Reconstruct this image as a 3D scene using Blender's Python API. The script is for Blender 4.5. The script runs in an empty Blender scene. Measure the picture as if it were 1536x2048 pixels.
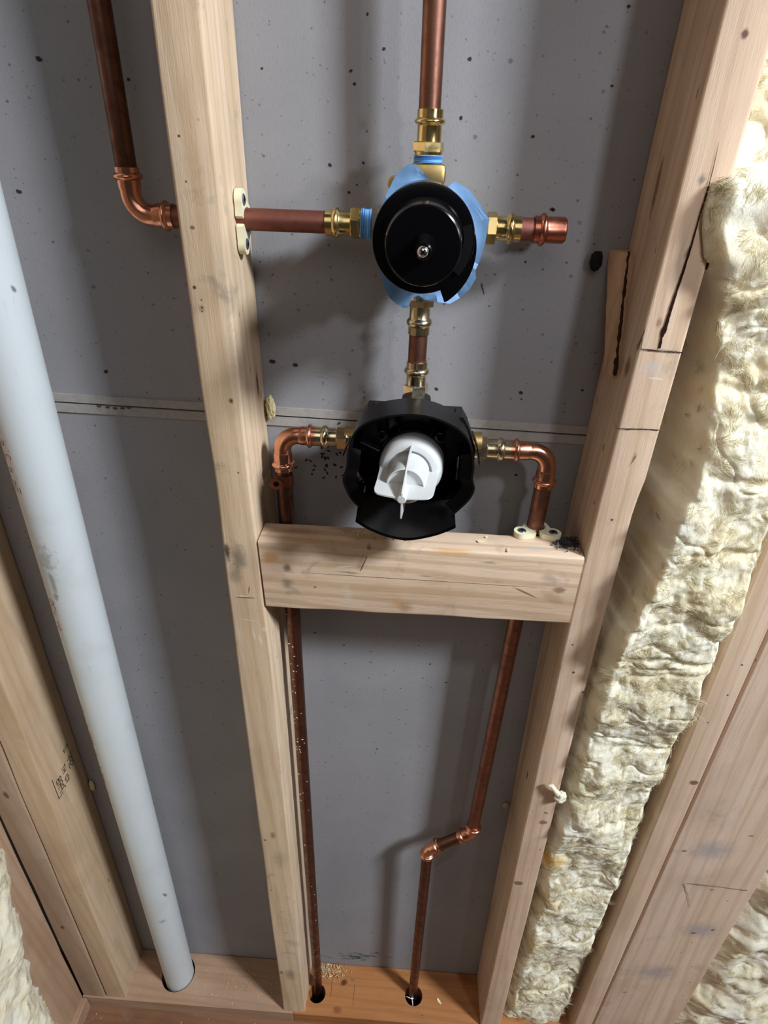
import bpy, bmesh, math, random
from mathutils import Vector, Matrix, Euler, noise
random.seed(7)
S = bpy.context.scene
COL = S.collection
PI = math.pi

# ------------------------------------------------------------------ camera
CAM = Vector((0.19318, -0.61173, 1.49301))
EUL = Euler((1.032741, -0.024802, 0.055852), 'XYZ')
FPX = 1210.19
cd = bpy.data.cameras.new('camera'); cam = bpy.data.objects.new('camera', cd); COL.objects.link(cam)
cam.location = CAM; cam.rotation_euler = EUL
cd.sensor_fit = 'VERTICAL'; cd.sensor_height = 24.0; cd.lens = FPX / 2048 * 24.0
cd.clip_start = 0.01; cd.clip_end = 50
S.camera = cam

# ------------------------------------------------------------------ light
w = bpy.data.worlds.new('world'); S.world = w; w.use_nodes = True
bg = w.node_tree.nodes['Background']; bg.inputs[0].default_value = (0.95, 0.84, 0.72, 1); bg.inputs[1].default_value = 0.06

def area(name, target, direction, dist, size, energy, col, size_y=None):
    l = bpy.data.lights.new(name, 'AREA'); l.shape = 'RECTANGLE'; l.size = size; l.size_y = size_y or size
    l.energy = energy; l.color = col
    o = bpy.data.objects.new(name, l); COL.objects.link(o)
    d = Vector(direction).normalized()
    o.location = Vector(target) + d * dist
    o.rotation_euler = (-d).to_track_quat('-Z', 'Y').to_euler()
    return o
# far daylight window, high up on the right beyond the end of the low side wall
area('window_light', (0.2, -0.04, 0.8), (2.0, -1.28, 2.25), 3.3, 0.40, 205, (0.86, 0.94, 1.0), 0.42)
# unseen point light off to the right, added for its shadows, softened falloff
pl = bpy.data.lights.new('unseen_key_light', 'POINT'); pl.shadow_soft_size = 0.018; pl.energy = 1.0; pl.color = (0.92, 0.95, 1.0)
pl.use_nodes = True; ln_ = pl.node_tree; ff = ln_.nodes.new('ShaderNodeLightFalloff'); ff.inputs['Strength'].default_value = 6.6; ff.inputs['Smooth'].default_value = 0.0
ln_.links.new(ff.outputs['Linear'], ln_.nodes['Emission'].inputs['Strength'])
po = bpy.data.objects.new('unseen_key_light', pl); COL.objects.link(po); po.location = (0.505, -0.36, 1.53)
area('ceiling_bounce', (0.2, -0.1, 1.0), (0.0, -1.0, 0.85), 2.8, 1.5, 12.5, (1.0, 0.95, 0.90))

S.view_settings.view_transform = 'Standard'; S.view_settings.look = 'None'
S.view_settings.gamma = 1.0; S.view_settings.exposure = -0.54; S.view_settings.use_curve_mapping = False

# ------------------------------------------------------------------ helpers
RM = EUL.to_matrix()
def ray(px, py): return RM @ Vector(((px - 768) / FPX, -(py - 1024) / FPX, -1.0))
def atp(px, py, ax, v):
    d = ray(px, py); t = (v - CAM[ax]) / d[ax]; return CAM + d * t
def Y(px, py, v=0.0): return atp(px, py, 1, v)      # point on the plane y = v
def X(px, py, v): return atp(px, py, 0, v)
def Z(px, py, v): return atp(px, py, 2, v)

def srgb(r, g, b):
    f = lambda c: (c / 255 / 12.92) if c / 255 <= 0.04045 else ((c / 255 + 0.055) / 1.055) ** 2.4
    return (f(r), f(g), f(b), 1)

def tag(o, label=None, cat=None, group=None, kind=None):
    if label: o['label'] = label
    if cat: o['category'] = cat
    if group: o['group'] = group
    if kind: o['kind'] = kind
    return o

def thing(name, label, cat, loc, group=None):
    o = bpy.data.objects.new(name, None); COL.objects.link(o); o.location = loc
    o.empty_display_size = 0.02
    return tag(o, label, cat, group)

def wloc(o):
    v = Vector((0, 0, 0))
    while o is not None:
        v += Vector(o.location); o = o.parent
    return v

def obj(name, bm, m, parent=None, label=None, cat=None, group=None, kind=None, smooth=35, loc=None):
    me = bpy.data.meshes.new(name)
    bmesh.ops.recalc_face_normals(bm, faces=bm.faces)
    if parent is None and loc is None:
        xs = [v.co for v in bm.verts]
        mn = [min(c[i] for c in xs) for i in range(3)]; mx = [max(c[i] for c in xs) for i in range(3)]
        loc = Vector(((mn[0] + mx[0]) / 2, (mn[1] + mx[1]) / 2, mn[2]))
    base = wloc(parent) if parent else Vector(loc)
    bmesh.ops.translate(bm, verts=bm.verts, vec=-base)
    bm.to_mesh(me); bm.free()
    o = bpy.data.objects.new(name, me); COL.objects.link(o)
    if parent: o.parent = parent
    else: o.location = base
    if m: me.materials.append(m)
    if smooth:
        for p in me.polygons: p.use_smooth = True
        try: me.set_sharp_from_angle(angle=math.radians(smooth))
        except Exception: pass
    return tag(o, label, cat, group, kind)

def box(bm, p0, p1, bev=0.0, seg=1):
    b = bmesh.new()
    bmesh.ops.create_cube(b, size=1)
    c = [(p0[i] + p1[i]) / 2 for i in range(3)]; s = [abs(p1[i] - p0[i]) for i in range(3)]
    bmesh.ops.scale(b, vec=s, verts=b.verts)
    if bev: bmesh.ops.bevel(b, geom=b.edges[:], offset=bev, segments=seg, affect='EDGES', profile=0.5)
    bmesh.ops.translate(b, vec=c, verts=b.verts)
    merge(bm, b)

def merge(bm, b, mat=None):
    if mat is not None: bmesh.ops.transform(b, matrix=mat, verts=b.verts)
    vm = {}
    for v in b.verts: vm[v] = bm.verts.new(v.co)
    for f in b.faces:
        try: bm.faces.new([vm[v] for v in f.verts])
        except ValueError: pass
    b.free()

def frame(d):
    d = Vector(d).normalized()
    a = Vector((0, 0, 1)) if abs(d.z) < 0.9 else Vector((0, 1, 0))
    u = d.cross(a).normalized(); v = d.cross(u).normalized()
    return u, v, d

def rings(bm, R, cap0=True, cap1=True, closed=True):
    vs = [[bm.verts.new(p) for p in r] for r in R]
    n = len(R[0])
    for a, b in zip(vs[:-1], vs[1:]):
        for i in range(n if closed else n - 1):
            j = (i + 1) % n
            bm.faces.new((a[i], a[j], b[j], b[i]))
    if cap0: bm.faces.new(list(reversed(vs[0])))
    if cap1: bm.faces.new(vs[-1])
    return vs

def lathe(bm, o, axis, prof, seg=40, cap0=True, cap1=True, twist=0.0, sx=1.0):
    """prof = [(t along axis, radius)]"""
    u, v, d = frame(axis); o = Vector(o); R = []
    for t, r in prof:
        r = max(r, 1e-5)
        R.append([o + d * t + (u * math.cos(a) * sx + v * math.sin(a)) * r for a in [twist + 2 * PI * i / seg for i in range(seg)]])
    rings(bm, R, cap0, cap1)

def tube(bm, pts, rad, seg=24, cap=True):
    pts = [Vector(p) for p in pts]
    if not isinstance(rad, (list, tuple)): rad = [rad] * len(pts)
    u = None; R = []
    for i, p in enumerate(pts):
        d = (pts[min(i + 1, len(pts) - 1)] - pts[max(i - 1, 0)]).normalized()
        if u is None: u = frame(d)[0]
        u = (u - d * u.dot(d)).normalized(); v = d.cross(u)
        R.append([p + (u * math.cos(2 * PI * k / seg) + v * math.sin(2 * PI * k / seg)) * rad[i] for k in range(seg)])
    rings(bm, R, cap, cap)

# ------------------------------------------------------------------ materials
def newmat(name):
    m = bpy.data.materials.new(name); m.use_nodes = True
    nt = m.node_tree; b = nt.nodes['Principled BSDF']
    return m, nt, b

class NB:
    def __init__(s, nt): s.nt = nt
    def n(s, t, **k):
        x = s.nt.nodes.new(t)
        for a, b in k.items(): setattr(x, a, b)
        return x
    def l(s, a, b): s.nt.links.new(a, b)
    def math(s, op, a, b=None, clamp=False):
        x = s.n('ShaderNodeMath', operation=op); x.use_clamp = clamp
        for i, v in enumerate((a, b)):
            if v is None: continue
            if isinstance(v, (int, float)): x.inputs[i].default_value = v
            else: s.l(v, x.inputs[i])
        return x.outputs[0]
    def mix(s, f, a, b, mode='MIX'):
        x = s.n('ShaderNodeMix', data_type='RGBA', blend_type=mode)
        for i, v in ((0, f), (6, a), (7, b)):
            if isinstance(v, (int, float)): x.inputs[i].default_value = v
            elif isinstance(v, tuple): x.inputs[i].default_value = v
            else: s.l(v, x.inputs[i])
        return x.outputs[2]
    def pos(s, scale=(1, 1, 1), off=(0, 0, 0)):
        g = s.n('ShaderNodeNewGeometry'); m = s.n('ShaderNodeMapping')
        m.inputs['Scale'].default_value = scale; m.inputs['Location'].default_value = off
        s.l(g.outputs['Position'], m.inputs['Vector']); return m.outputs[0]
    def noise(s, v, scale, detail=4, rough=0.5, dist=0.0):
        x = s.n('ShaderNodeTexNoise'); s.l(v, x.inputs['Vector'])
        x.inputs['Scale'].default_value = scale; x.inputs['Detail'].default_value = detail
        x.inputs['Roughness'].default_value = rough; x.inputs['Distortion'].default_value = dist
        return x.outputs['Fac']
    def ramp(s, f, pts):
        x = s.n('ShaderNodeValToRGB'); e = x.color_ramp.elements
        while len(e) < len(pts): e.new(0.5)
        for i, (p, c) in enumerate(pts):
            e[i].position = p; e[i].color = c if isinstance(c, tuple) else (c, c, c, 1)
        s.l(f, x.inputs[0]); return x.outputs[0]
    def mr(s, f, a, b, c=0.0, d=1.0, smooth=True):
        x = s.n('ShaderNodeMapRange'); x.interpolation_type = 'SMOOTHSTEP' if smooth else 'LINEAR'
        s.l(f, x.inputs[0])
        for i, v in enumerate((a, b, c, d)): x.inputs[i + 1].default_value = v
        return x.outputs[0]
    def bump(s, h, dist, strength=1.0, normal=None):
        x = s.n('ShaderNodeBump'); x.inputs['Distance'].default_value = dist; x.inputs['Strength'].default_value = strength
        s.l(h, x.inputs['Height'])
        if normal is not None: s.l(normal, x.inputs['Normal'])
        return x.outputs[0]
    def mark(s, col, m, wob):
        """stain: (centre, radii, tilt (rx,ry,rz), colour, strength, edge)"""
        c, r, rot, mc, st, edge = m[:6]
        if len(m) > 6: wob = s.math('MULTIPLY', wob, m[6])
        g = s.n('ShaderNodeNewGeometry'); mp = s.n('ShaderNodeMapping', vector_type='TEXTURE')
        mp.inputs['Location'].default_value = tuple(c); mp.inputs['Rotation'].default_value = rot; mp.inputs['Scale'].default_value = r
        s.l(g.outputs['Position'], mp.inputs['Vector'])
        ln = s.n('ShaderNodeVectorMath', operation='LENGTH'); s.l(mp.outputs[0], ln.inputs[0])
        f = s.math('ADD', ln.outputs['Value'], wob)
        f = s.mr(f, 1.0, 1.0 - edge, 0.0, st)
        return s.mix(f, col, mc)

def wood(name, base, axis='z', seed=0.0, dirt=0.25, marks=(), grain=1.0, vary=0.25):
    m, nt, b = newmat(name); q = NB(nt)
    lo = {'z': (1, 1, 0.045), 'x': (0.045, 1, 1), 'y': (1, 0.045, 1)}[axis]
    off = (seed * 1.37, seed * 0.71, seed * 2.13)
    v = q.pos(lo, off)
    big = q.noise(v, 34, 2, 0.45, 0.6)
    wv = q.n('ShaderNodeTexWave', wave_type='BANDS', bands_direction='DIAGONAL')
    wv.inputs['Scale'].default_value = 34; wv.inputs['Distortion'].default_value = 9; wv.inputs['Detail'].default_value = 2
    wv.inputs['Detail Scale'].default_value = 0.9
    q.l(v, wv.inputs['Vector'])
    fine = q.noise(v, 420, 3, 0.6)
    v0 = q.pos((1, 1, 1), off)
    blot = q.noise(v0, 9, 3, 0.55, 0.3)
    fib = q.noise(q.pos(tuple(4 * s if s == 1 else s * 6 for s in lo), off), 300, 2, 0.6)
    R, G, B = base
    c1 = srgb(R, G, B); c2 = srgb(R * 0.84, G * 0.78, B * 0.70); c3 = srgb(min(255, R * 1.06), min(255, G * 1.08), min(255, B * 1.12))
    col = q.mix(q.mr(big, 0.35, 0.7), c3, c1)
    col = q.mix(q.math('MULTIPLY', q.mr(wv.outputs['Fac'], 0.55, 1.0), 0.24 * grain), col, c2)
    col = q.mix(q.math('MULTIPLY', q.mr(fine, 0.5, 0.75), 0.2 * grain), col, c2)
    col = q.mix(q.math('MULTIPLY', q.mr(blot, 0.42, 0.72), vary), col, srgb(R * 0.80, G * 0.74, B * 0.70))
    # dust and grey dirt
    dn = q.noise(v0, 26, 5, 0.65, 0.5)
    col = q.mix(q.math('MULTIPLY', q.mr(dn, 0.56, 0.74), dirt), col, srgb(118, 112, 104))
    # pin specks
    vo = q.n('ShaderNodeTexVoronoi'); q.l(v0, vo.inputs['Vector']); vo.inputs['Scale'].default_value = 55
    sp = q.mr(vo.outputs['Distance'], 0.10, 0.04)
    gate = q.mr(q.noise(v0, 31, 1), 0.60, 0.66)
    col = q.mix(q.math('MULTIPLY', q.math('MULTIPLY', sp, gate), 0.75), col, srgb(70, 48, 34))
    wob = q.math('MULTIPLY', q.math('SUBTRACT', q.noise(v0, 120, 4, 0.7), 0.5), 1.1)
    for mk in marks: col = q.mark(col, mk, wob)
    q.l(col, b.inputs['Base Color'])
    b.inputs['Roughness'].default_value = 0.62; b.inputs['Specular IOR Level'].default_value = 0.28
    h = q.math('ADD', q.math('MULTIPLY', fine, 0.6), q.math('MULTIPLY', fib, 0.6))
    q.l(q.bump(h, 0.0006, 0.55), b.inputs['Normal'])
    return m

def copper(name, base, rough=0.3, seed=0, tarnish=0.5, metal=1.0):
    m, nt, b = newmat(name); q = NB(nt)
    v = q.pos((1, 1, 1), (seed, seed * .3, 0))
    n1 = q.noise(v, 60, 4, 0.6, 0.4); n2 = q.noise(v, 420, 3, 0.6)
    R, G, B = base
    col = q.mix(q.math('MULTIPLY', q.mr(n1, 0.4, 0.68), tarnish), srgb(R, G, B), srgb(R * .66, G * .60, B * .62))
    col = q.mix(q.math('MULTIPLY', q.mr(n2, 0.55, 0.8), 0.35), col, srgb(R * .8, G * .7, B * .66))
    q.l(col, b.inputs['Base Color']); b.inputs['Metallic'].default_value = metal
    q.l(q.mr(n1, 0.3, 0.7, rough, min(1, rough + 0.16)), b.inputs['Roughness'])
    q.l(q.bump(n1, 0.0003, 0.12), b.inputs['Normal'])
    return m

def plain(name, rgb, rough=0.5, spec=0.5, bumpd=0.0, scale=300, metal=0.0, var=0.0, coat=0.0, sss=0.0):
    m, nt, b = newmat(name); q = NB(nt)
    v = q.pos(); n1 = q.noise(v, scale, 3, 0.6)
    c = srgb(*rgb)
    if var: q.l(q.mix(q.math('MULTIPLY', q.mr(q.noise(v, scale * .3, 3, .6), .4, .7), var), c, srgb(*[x * .6 for x in rgb])), b.inputs['Base Color'])
    else: b.inputs['Base Color'].default_value = c
    b.inputs['Roughness'].default_value = rough; b.inputs['Specular IOR Level'].default_value = spec; b.inputs['Metallic'].default_value = metal
    if coat: b.inputs['Coat Weight'].default_value = coat; b.inputs['Coat Roughness'].default_value = 0.12
    if sss:
        b.inputs['Subsurface Weight'].default_value = sss; b.inputs['Subsurface Radius'].default_value = (0.006, 0.006, 0.006); b.inputs['Subsurface Scale'].default_value = 1.0
    if bumpd: q.l(q.bump(n1, bumpd, 0.6), b.inputs['Normal'])
    return m

def M_board(marks=(), name='drywall_paper'):
    m, nt, b = newmat(name); q = NB(nt)
    v = q.pos()
    fib = q.noise(q.pos((1, 1, 0.35)), 700, 4, 0.65)
    blot = q.noise(v, 7, 4, 0.55, 0.3)
    col = q.mix(q.mr(blot, 0.3, 0.7), srgb(148, 146, 150), srgb(140, 139, 143))
    col = q.mix(q.math('MULTIPLY', q.mr(fib, 0.45, 0.75), 0.35), col, srgb(124, 119, 116))
    for sc, thr, a0, a1, st in ((38, 0.60, 0.10, 0.05, 0.5), (90, 0.53, 0.16, 0.07, 0.65), (170, 0.55, 0.2, 0.1, 0.4), (17, 0.62, 0.05, 0.025, 0.6)):
        vo = q.n('ShaderNodeTexVoronoi'); q.l(q.pos((1, 1, 1.15), (sc, 0, sc * .3)), vo.inputs['Vector']); vo.inputs['Scale'].default_value = sc
        wr = q.math('ADD', vo.outputs['Distance'], q.math('MULTIPLY', q.math('SUBTRACT', q.noise(v, sc * 9, 2), .5), .09))
        sp = q.mr(wr, a0, a1)
        sepc = q.n('ShaderNodeSeparateColor'); q.l(vo.outputs['Color'], sepc.inputs[0])
        gate = q.mr(sepc.outputs[0], thr, thr + .3)
        col = q.mix(q.math('MULTIPLY', q.math('MULTIPLY', sp, gate), st), col, srgb(62, 52, 50))
    wob = q.math('MULTIPLY', q.math('SUBTRACT', q.noise(v, 420, 3, 0.7), 0.5), 1.0)
    q.l(col, b.inputs['Base Color']); b.inputs['Roughness'].default_value = 0.72; b.inputs['Specular IOR Level'].default_value = 0.25
    q.l(q.bump(fib, 0.0003, 0.5), b.inputs['Normal'])
    return m

def M_wool(name, stain=()):
    m, nt, b = newmat(name); q = NB(nt)
    v = q.pos()
    n1 = q.noise(v, 16, 5, 0.6, 0.8); n2 = q.noise(v, 55, 5, 0.65, 1.2); n3 = q.noise(q.pos((1, 1, .4)), 330, 4, .7, 1.5)
    col = q.ramp(n1, [(0.30, srgb(232, 216, 178)), (0.5, srgb(238, 230, 206)), (0.72, srgb(241, 237, 224))])
    col = q.mix(q.math('MULTIPLY', q.mr(n2, 0.55, 0.75), 0.32), col, srgb(222, 204, 152))
    d = q.noise(q.pos((1, 1, 1), (3, 2, 1)), 30, 6, 0.7, 1.0)
    col = q.mix(q.math('MULTIPLY', q.mr(d, 0.62, 0.76), 0.28), col, srgb(142, 138, 136))
    wob = q.math('MULTIPLY', q.math('SUBTRACT', q.noise(v, 60, 5, 0.7), 0.5), 1.6)
    for mk in stain: col = q.mark(col, mk, wob)
    q.l(col, b.inputs['Base Color']); b.inputs['Roughness'].default_value = 1.0; b.inputs['Specular IOR Level'].default_value = 0.05
    b.inputs['Subsurface Weight'].default_value = 0.5; b.inputs['Subsurface Radius'].default_value = (.009, .008, .006); b.inputs['Subsurface Scale'].default_value = 1.0
    h = q.math('ADD', q.math('MULTIPLY', n3, 0.7), n2)
    q.l(q.bump(h, 0.0030, 0.55), b.inputs['Normal'])
    return m

K = srgb(38, 26, 20); KN = srgb(112, 72, 48); GR = srgb(96, 92, 88); WH = srgb(214, 208, 200)
def em(c, r, rot=(0, 0, 0), col=K, st=0.9, edge=0.35, wf=1.0): return (Vector(c), r, rot, col, st, edge, wf)

# ================================================================== SETTING
# drywall of the next room seen between the studs; a horizontal joint of two factory edges
def zs(x): return 1.2437 - 0.0193 * (x - 0.04)
XW0, XW1 = -0.60, 1.15
wm = []
for px, py, s in ((940, 118, 1.3), (922, 236, 1.4), (735, 28, 1), (702, 142, 1.1), (709, 168, 1), (768, 98, 1), (660, 330, 1.2), (727, 326, 1), (524, 137, .9), (545, 723, 2.0), (591, 730, 1.8),
                  (1103, 418, 1.5), (1066, 273, 1.1), (1107, 420, 1.2), (1224, 172, .8), (1042, 785, 1.5), (873, 778, 1.5), (1043, 798, .9), (1051, 524, 1), (1257, 13, 1), (78, 118, 1.7), (257, 159, 1), (212, 743, 1.4),
                  (38, 383, 1.8), (1165, 780, 1), (1032, 950, 1.6), (624, 948, 1.3), (688, 1290, 1.2), (860, 1328, 1.2), (892, 1365, 1.1), (754, 1498, 1), (630, 1265, 1), (698, 385, 1), (714, 370, .8), (846, 1356, .8)):
    p = Y(px, py, 0.0); k = 0.0011 * s
    wm.append(em(p, (k * random.uniform(1.0, 1.6), 0.01, k * random.uniform(.8, 1.2)), (0, random.uniform(-.6, .6), 0), srgb(45, 36, 36), 0.9, 0.4))
for i, (px, py) in enumerate(((200, 811), (217, 813), (232, 815), (247, 815), (259, 814))):
    wm.append(em(Y(px, py), (0.0028, 0.01, 0.0014), (0, 0, 0), srgb(84, 62, 56), 0.7, 0.7))
for i in range(34):      # splashes of dark debris on the board beside the lower valve
    px = random.gauss(650, 26); py = random.gauss(915, 26)
    if px < 690: wm.append(em(Y(px, py), (0.0011, 0.01, 0.0022), (0, random.uniform(-1.2, 1.2), 0), srgb(40, 32, 30), 0.8, 0.4))
rs = random.Random(4)
for i in range(46):
    wm.append(em(Y(715 + rs.gauss(0, 30), 1911 + rs.gauss(0, 5)), (rs.uniform(.003, .010), 0.02, rs.uniform(.0006, .0013)), (0, 0.2 + rs.gauss(0, .15), 0), srgb(98, 104, 106), 0.75, 0.6))
for i in range(16):
    wm.append(em(Y(650 + rs.gauss(0, 22), 746 + rs.gauss(0, 5)), (rs.uniform(.002, .007), 0.02, rs.uniform(.0002, .0004)), (0, 0.15 + rs.gauss(0, .15), 0), srgb(150, 148, 148), 0.35, 0.9))
wm.append(em(Y(965, 577), (0.0005, 0.01, 0.006), (0, -0.4, 0), srgb(40, 34, 34), 0.9, 0.4))
MB = M_board()
def speckle(o, marks, upper):
    """stains lying flat on the paper, as faces of the board's own mesh with their own colour"""
    bm = bmesh.new(); bm.from_mesh(o.data); base = o.location; mats = {}
    for k, mk in enumerate(marks):
        c, r, rot, col, st = mk[:5]
        if (c.z > zs(c.x)) != upper: continue
        key = tuple(round(x, 3) for x in col)
        if key not in mats:
            m = plain('speck', (60, 50, 48), .85, .1); m.node_tree.nodes['Principled BSDF'].inputs['Base Color'].default_value = tuple(col[i] * .9 + .02 for i in range(3)) + (1,)
            o.data.materials.append(m); mats[key] = len(o.data.materials) - 1
        n = 14; vs = []
        yy = -.00025 if abs(c.z - zs(c.x)) > .0115 else -.0023
        for i in range(n):
            a = 2 * PI * i / n; rr = 1 + .45 * noise.noise(Vector((math.cos(a) * 1.6 + k * 3.1, math.sin(a) * 1.6, 0)))
            x = r[0] * rr * math.cos(a); z = r[2] * rr * math.sin(a); t = rot[1]
            vs.append(bm.verts.new(Vector((c.x + x * math.cos(t) + z * math.sin(t), yy, c.z - x * math.sin(t) + z * math.cos(t))) - base))
        f = bm.faces.new(list(reversed(vs))); f.normal_update()
        if f.normal.y > 0: f.normal_flip()
        f.material_index = mats[key]
    bm.to_mesh(o.data); bm.free()
def board(name, z0, z1, seam_top=None):
    bm = bmesh.new()
    n = 2
    for xa, xb in ((XW0, XW1),):
        pass
    return bm
def strip_prism(x0, x1, f):
    """f(x) -> closed polygon [(y, z)]; swept from x0 to x1"""
    bm = bmesh.new(); R = []
    for i in range(9):
        x = x0 + (x1 - x0) * i / 8
        R.append([Vector((x, y, z)) for y, z in f(x)])
    rings(bm, R); return bm
up = lambda x: [(0.0127, 1.0), (0.0127, 1.0)]
bm = strip_prism(XW0, XW1, lambda x: [(0.0, zs(x) + 0.0095), (0.0, 2.35), (0.0125, 2.35), (0.0125, zs(x) + 0.0007), (-0.0012, zs(x) + 0.0007), (-0.0012, zs(x) + 0.0090)])
speckle(obj('wall_back', bm, MB, kind='structure', smooth=0), wm, True)
bm = strip_prism(XW0, XW1, lambda x: [(0.0125, -0.038), (0.0, -0.038), (0.0, zs(x) - 0.0105), (-0.0012, zs(x) - 0.0100), (-0.0012, zs(x) - 0.0012), (0.0125, zs(x) - 0.0012)])
speckle(obj('wall_back', bm, MB, kind='structure', smooth=0), wm, False)
MS = plain('paper_edge', (160, 155, 151), 0.7, 0.2, 0.0002, 500, var=0.2)
for k, (a, b) in enumerate(((.0007, .0098), (-.0112, -.0014))):
    bm = strip_prism(XW0, XW1, lambda x: [(0.002, zs(x) + b), (0.002, zs(x) + a), (-.0020, zs(x) + a), (-.0020, zs(x) + b)])
    obj('trim_%d' % (k + 2), bm, MS, kind='structure', smooth=0)
# a narrow vertical edge of board next to the stud
MT = plain('board_edge', (176, 170, 162), 0.7, 0.2, 0.0003, 500, var=0.3)
bm = bmesh.new(); box(bm, (0.0465, -0.0028, 0.0), (0.0508, 0.001, 1.19), 0.0006)
obj('trim_1', bm, MT, kind='structure')

# floor: dark dusty subfloor slab with blind holes under the plate holes
m_floor = wood('subfloor', (120, 84, 60), 'x', 5, 0.6, vary=0.5)
HOLES = [((0.0612, -0.0560), 0.0172, 0.0), ((0.2600, -0.0470), 0.0178, 0.0), ((-0.2340, -0.0400), 0.0335, 0.0)]
def drill(o, holes, z0, z1):
    for (hx, hy), r, _ in holes:
        c = bmesh.new(); lathe(c, (hx, hy, z0), (0, 0, 1), [(0, r), (z1 - z0, r)], 48)
        me = bpy.data.meshes.new('cut'); bmesh.ops.recalc_face_normals(c, faces=c.faces); c.to_mesh(me); c.free()
        co = bpy.data.objects.new('cut', me); COL.objects.link(co)
        md = o.modifiers.new('b', 'BOOLEAN'); md.operation = 'DIFFERENCE'; md.object = co; md.solver = 'EXACT'
        bpy.context.view_layer.update()
        dg = bpy.context.evaluated_depsgraph_get()
        nm = bpy.data.meshes.new_from_object(o.evaluated_get(dg))
        o.modifiers.clear(); nm.name = o.name; o.data = nm
        bpy.data.objects.remove(co); bpy.data.meshes.remove(me)
bm = bmesh.new(); box(bm, (-1.0, -1.6, -0.34), (1.3, 0.2, -0.0382))
fl = obj('floor', bm, m_floor, kind='structure', smooth=0, loc=(0, 0, 0))
drill(fl, HOLES, -0.30, 0.0)

# outer faces behind the insulation of the two side walls
M_sheath = plain('kraft_sheathing', (120, 98, 74), 0.8, 0.2, 0.0004, 200, var=0.3)
bm = bmesh.new(); box(bm, (1.1510, -0.0950, -0.038), (1.1660, 0.0, 2.35)); obj('wall_right', bm, M_sheath, kind='structure', smooth=0)
bm = bmesh.new(); box(bm, (-0.575, -1.3, -0.038), (-0.56, 0.0, 2.35)); obj('wall_left', bm, M_sheath, kind='structure', smooth=0)

# ================================================================== FRAMING
def lumber(zl, xl, xr, y0, y1, r=0.0028, jit=0.0004, seed=0):
    """stud swept along z with its own bow; rounded arrises"""
    def interp(T, z):
        for (za, a), (zb, b) in zip(T[:-1], T[1:]):
            if z <= zb: return a + (b - a) * max(0, (z - za)) / (zb - za)
        return T[-1][1]
    bm = bmesh.new(); R = []
    n = int((zl[1] - zl[0]) / 0.02)
    for i in range(n + 1):
        z = zl[0] + (zl[1] - zl[0]) * i / n
        a, b = interp(xl, z), interp(xr, z)
        ring = []
        for (cx, cy, a0) in ((b - r, y1 - r, 0), (a + r, y1 - r, 90), (a + r, y0 + r, 180), (b - r, y0 + r, 270)):
            for k in range(4):
                t = math.radians(a0 + k * 30)
                x = cx + r * math.cos(t); y = cy + r * math.sin(t)
                j = noise.noise(Vector((x * 30 + seed, y * 30, z * 9))) * jit * 2
                ring.append(Vector((x + j, y + j if y < -0.01 else y, z)))
        R.append(ring)
    rings(bm, R); return bm

marksL = []
def mf(px, py, r=(0.002, 0.01, 0.002), rot=(0, 0, 0), col=K, st=.85, edge=.5, y=-0.089): marksL.append(em(Y(px, py, y), r, rot, col, st, edge))
mf(389, 575, (0.002, .01, .002)); mf(403, 600, (0.0011, .01, .0011)); mf(404, 623, (.001, .01, .001)); mf(462, 802, (.003, .01, .003), col=KN, st=.8); mf(462, 802, (.001, .01, .001))
mf(404, 618, (.0035, .01, .0045), col=KN, st=.5, edge=.9)
mf(385, 455, (.0025, .01, .002), col=KN); mf(372, 363, (.0011, .01, .0011)); mf(404, 615, (.001, .01, .001)); mf(358, 272, (.0016, .01, .0012)); 
mf(476, 1115, (.013, .01, .026), col=srgb(112, 104, 92), st=.8, edge=.95); mf(454, 1105, (.005, .01, .016), col=srgb(58, 50, 44), st=.9, edge=.8); mf(470, 1150, (.012, .01, .016), col=srgb(130, 118, 102), st=.7, edge=.95)
mf(490, 1195, (.016, .01, .0013), col=srgb(90, 58, 40), st=.8, edge=.6); mf(485, 1192, (.007, .01, .0012), col=WH, st=.9, edge=.5); mf(498, 1180, (.001, .01, .007), (0, .2, 0), col=KN)
mf(497, 1240, (.013, .01, .0009), (0, .12, 0), col=WH, st=.7); mf(508, 1270, (.0016, .01, .013), (0, -.1, 0), col=WH, st=.75, edge=.8); mf(521, 1280, (.0024, .01, .011), (0, -.1, 0), col=WH, st=.7, edge=.8)
mf(477, 1265, (.0009, .01, .012), (0, -.1, 0), col=WH, st=.5, edge=.8); mf(528, 1258, (.004, .01, .006), col=WH, st=.5, edge=.9)
mf(546, 1670, (.006, .01, .013), col=srgb(104, 82, 62), st=.7, edge=.9); mf(530, 1680, (.003, .01, .003), col=KN, st=.9); mf(572, 1866, (.002, .01, .002))
mf(560, 1720, (.014, .01, .035), col=srgb(140, 124, 104), st=.4, edge=.9); mf(580, 1950, (.016, .01, .03), col=GR, st=.55, edge=.95); mf(563, 1945, (.005, .01, .01), col=srgb(70, 66, 64), st=.7, edge=.9)
for px, py, rx, rz, c, s in ((514, 768, .0035, .020, KN, .85), (514, 768, .0018, .014, K, .5), (521, 790, .001, .006, K, .7), (500, 740, .001, .007, KN, .7), (485, 620, .001, .007, KN, .5), (478, 630, .0008, .004, K, .6), (471, 380, .0011, .003, K, .7)):
    marksL.append(em(X(px, py, 0.0365), (0.006, rx * 1.6, rz), (0, 0, 0), c, s, .6))
mwL = wood('pine_stud_left', (204, 178, 148), 'z', 1.0, 0.45, marksL, grain=1.3)
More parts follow.
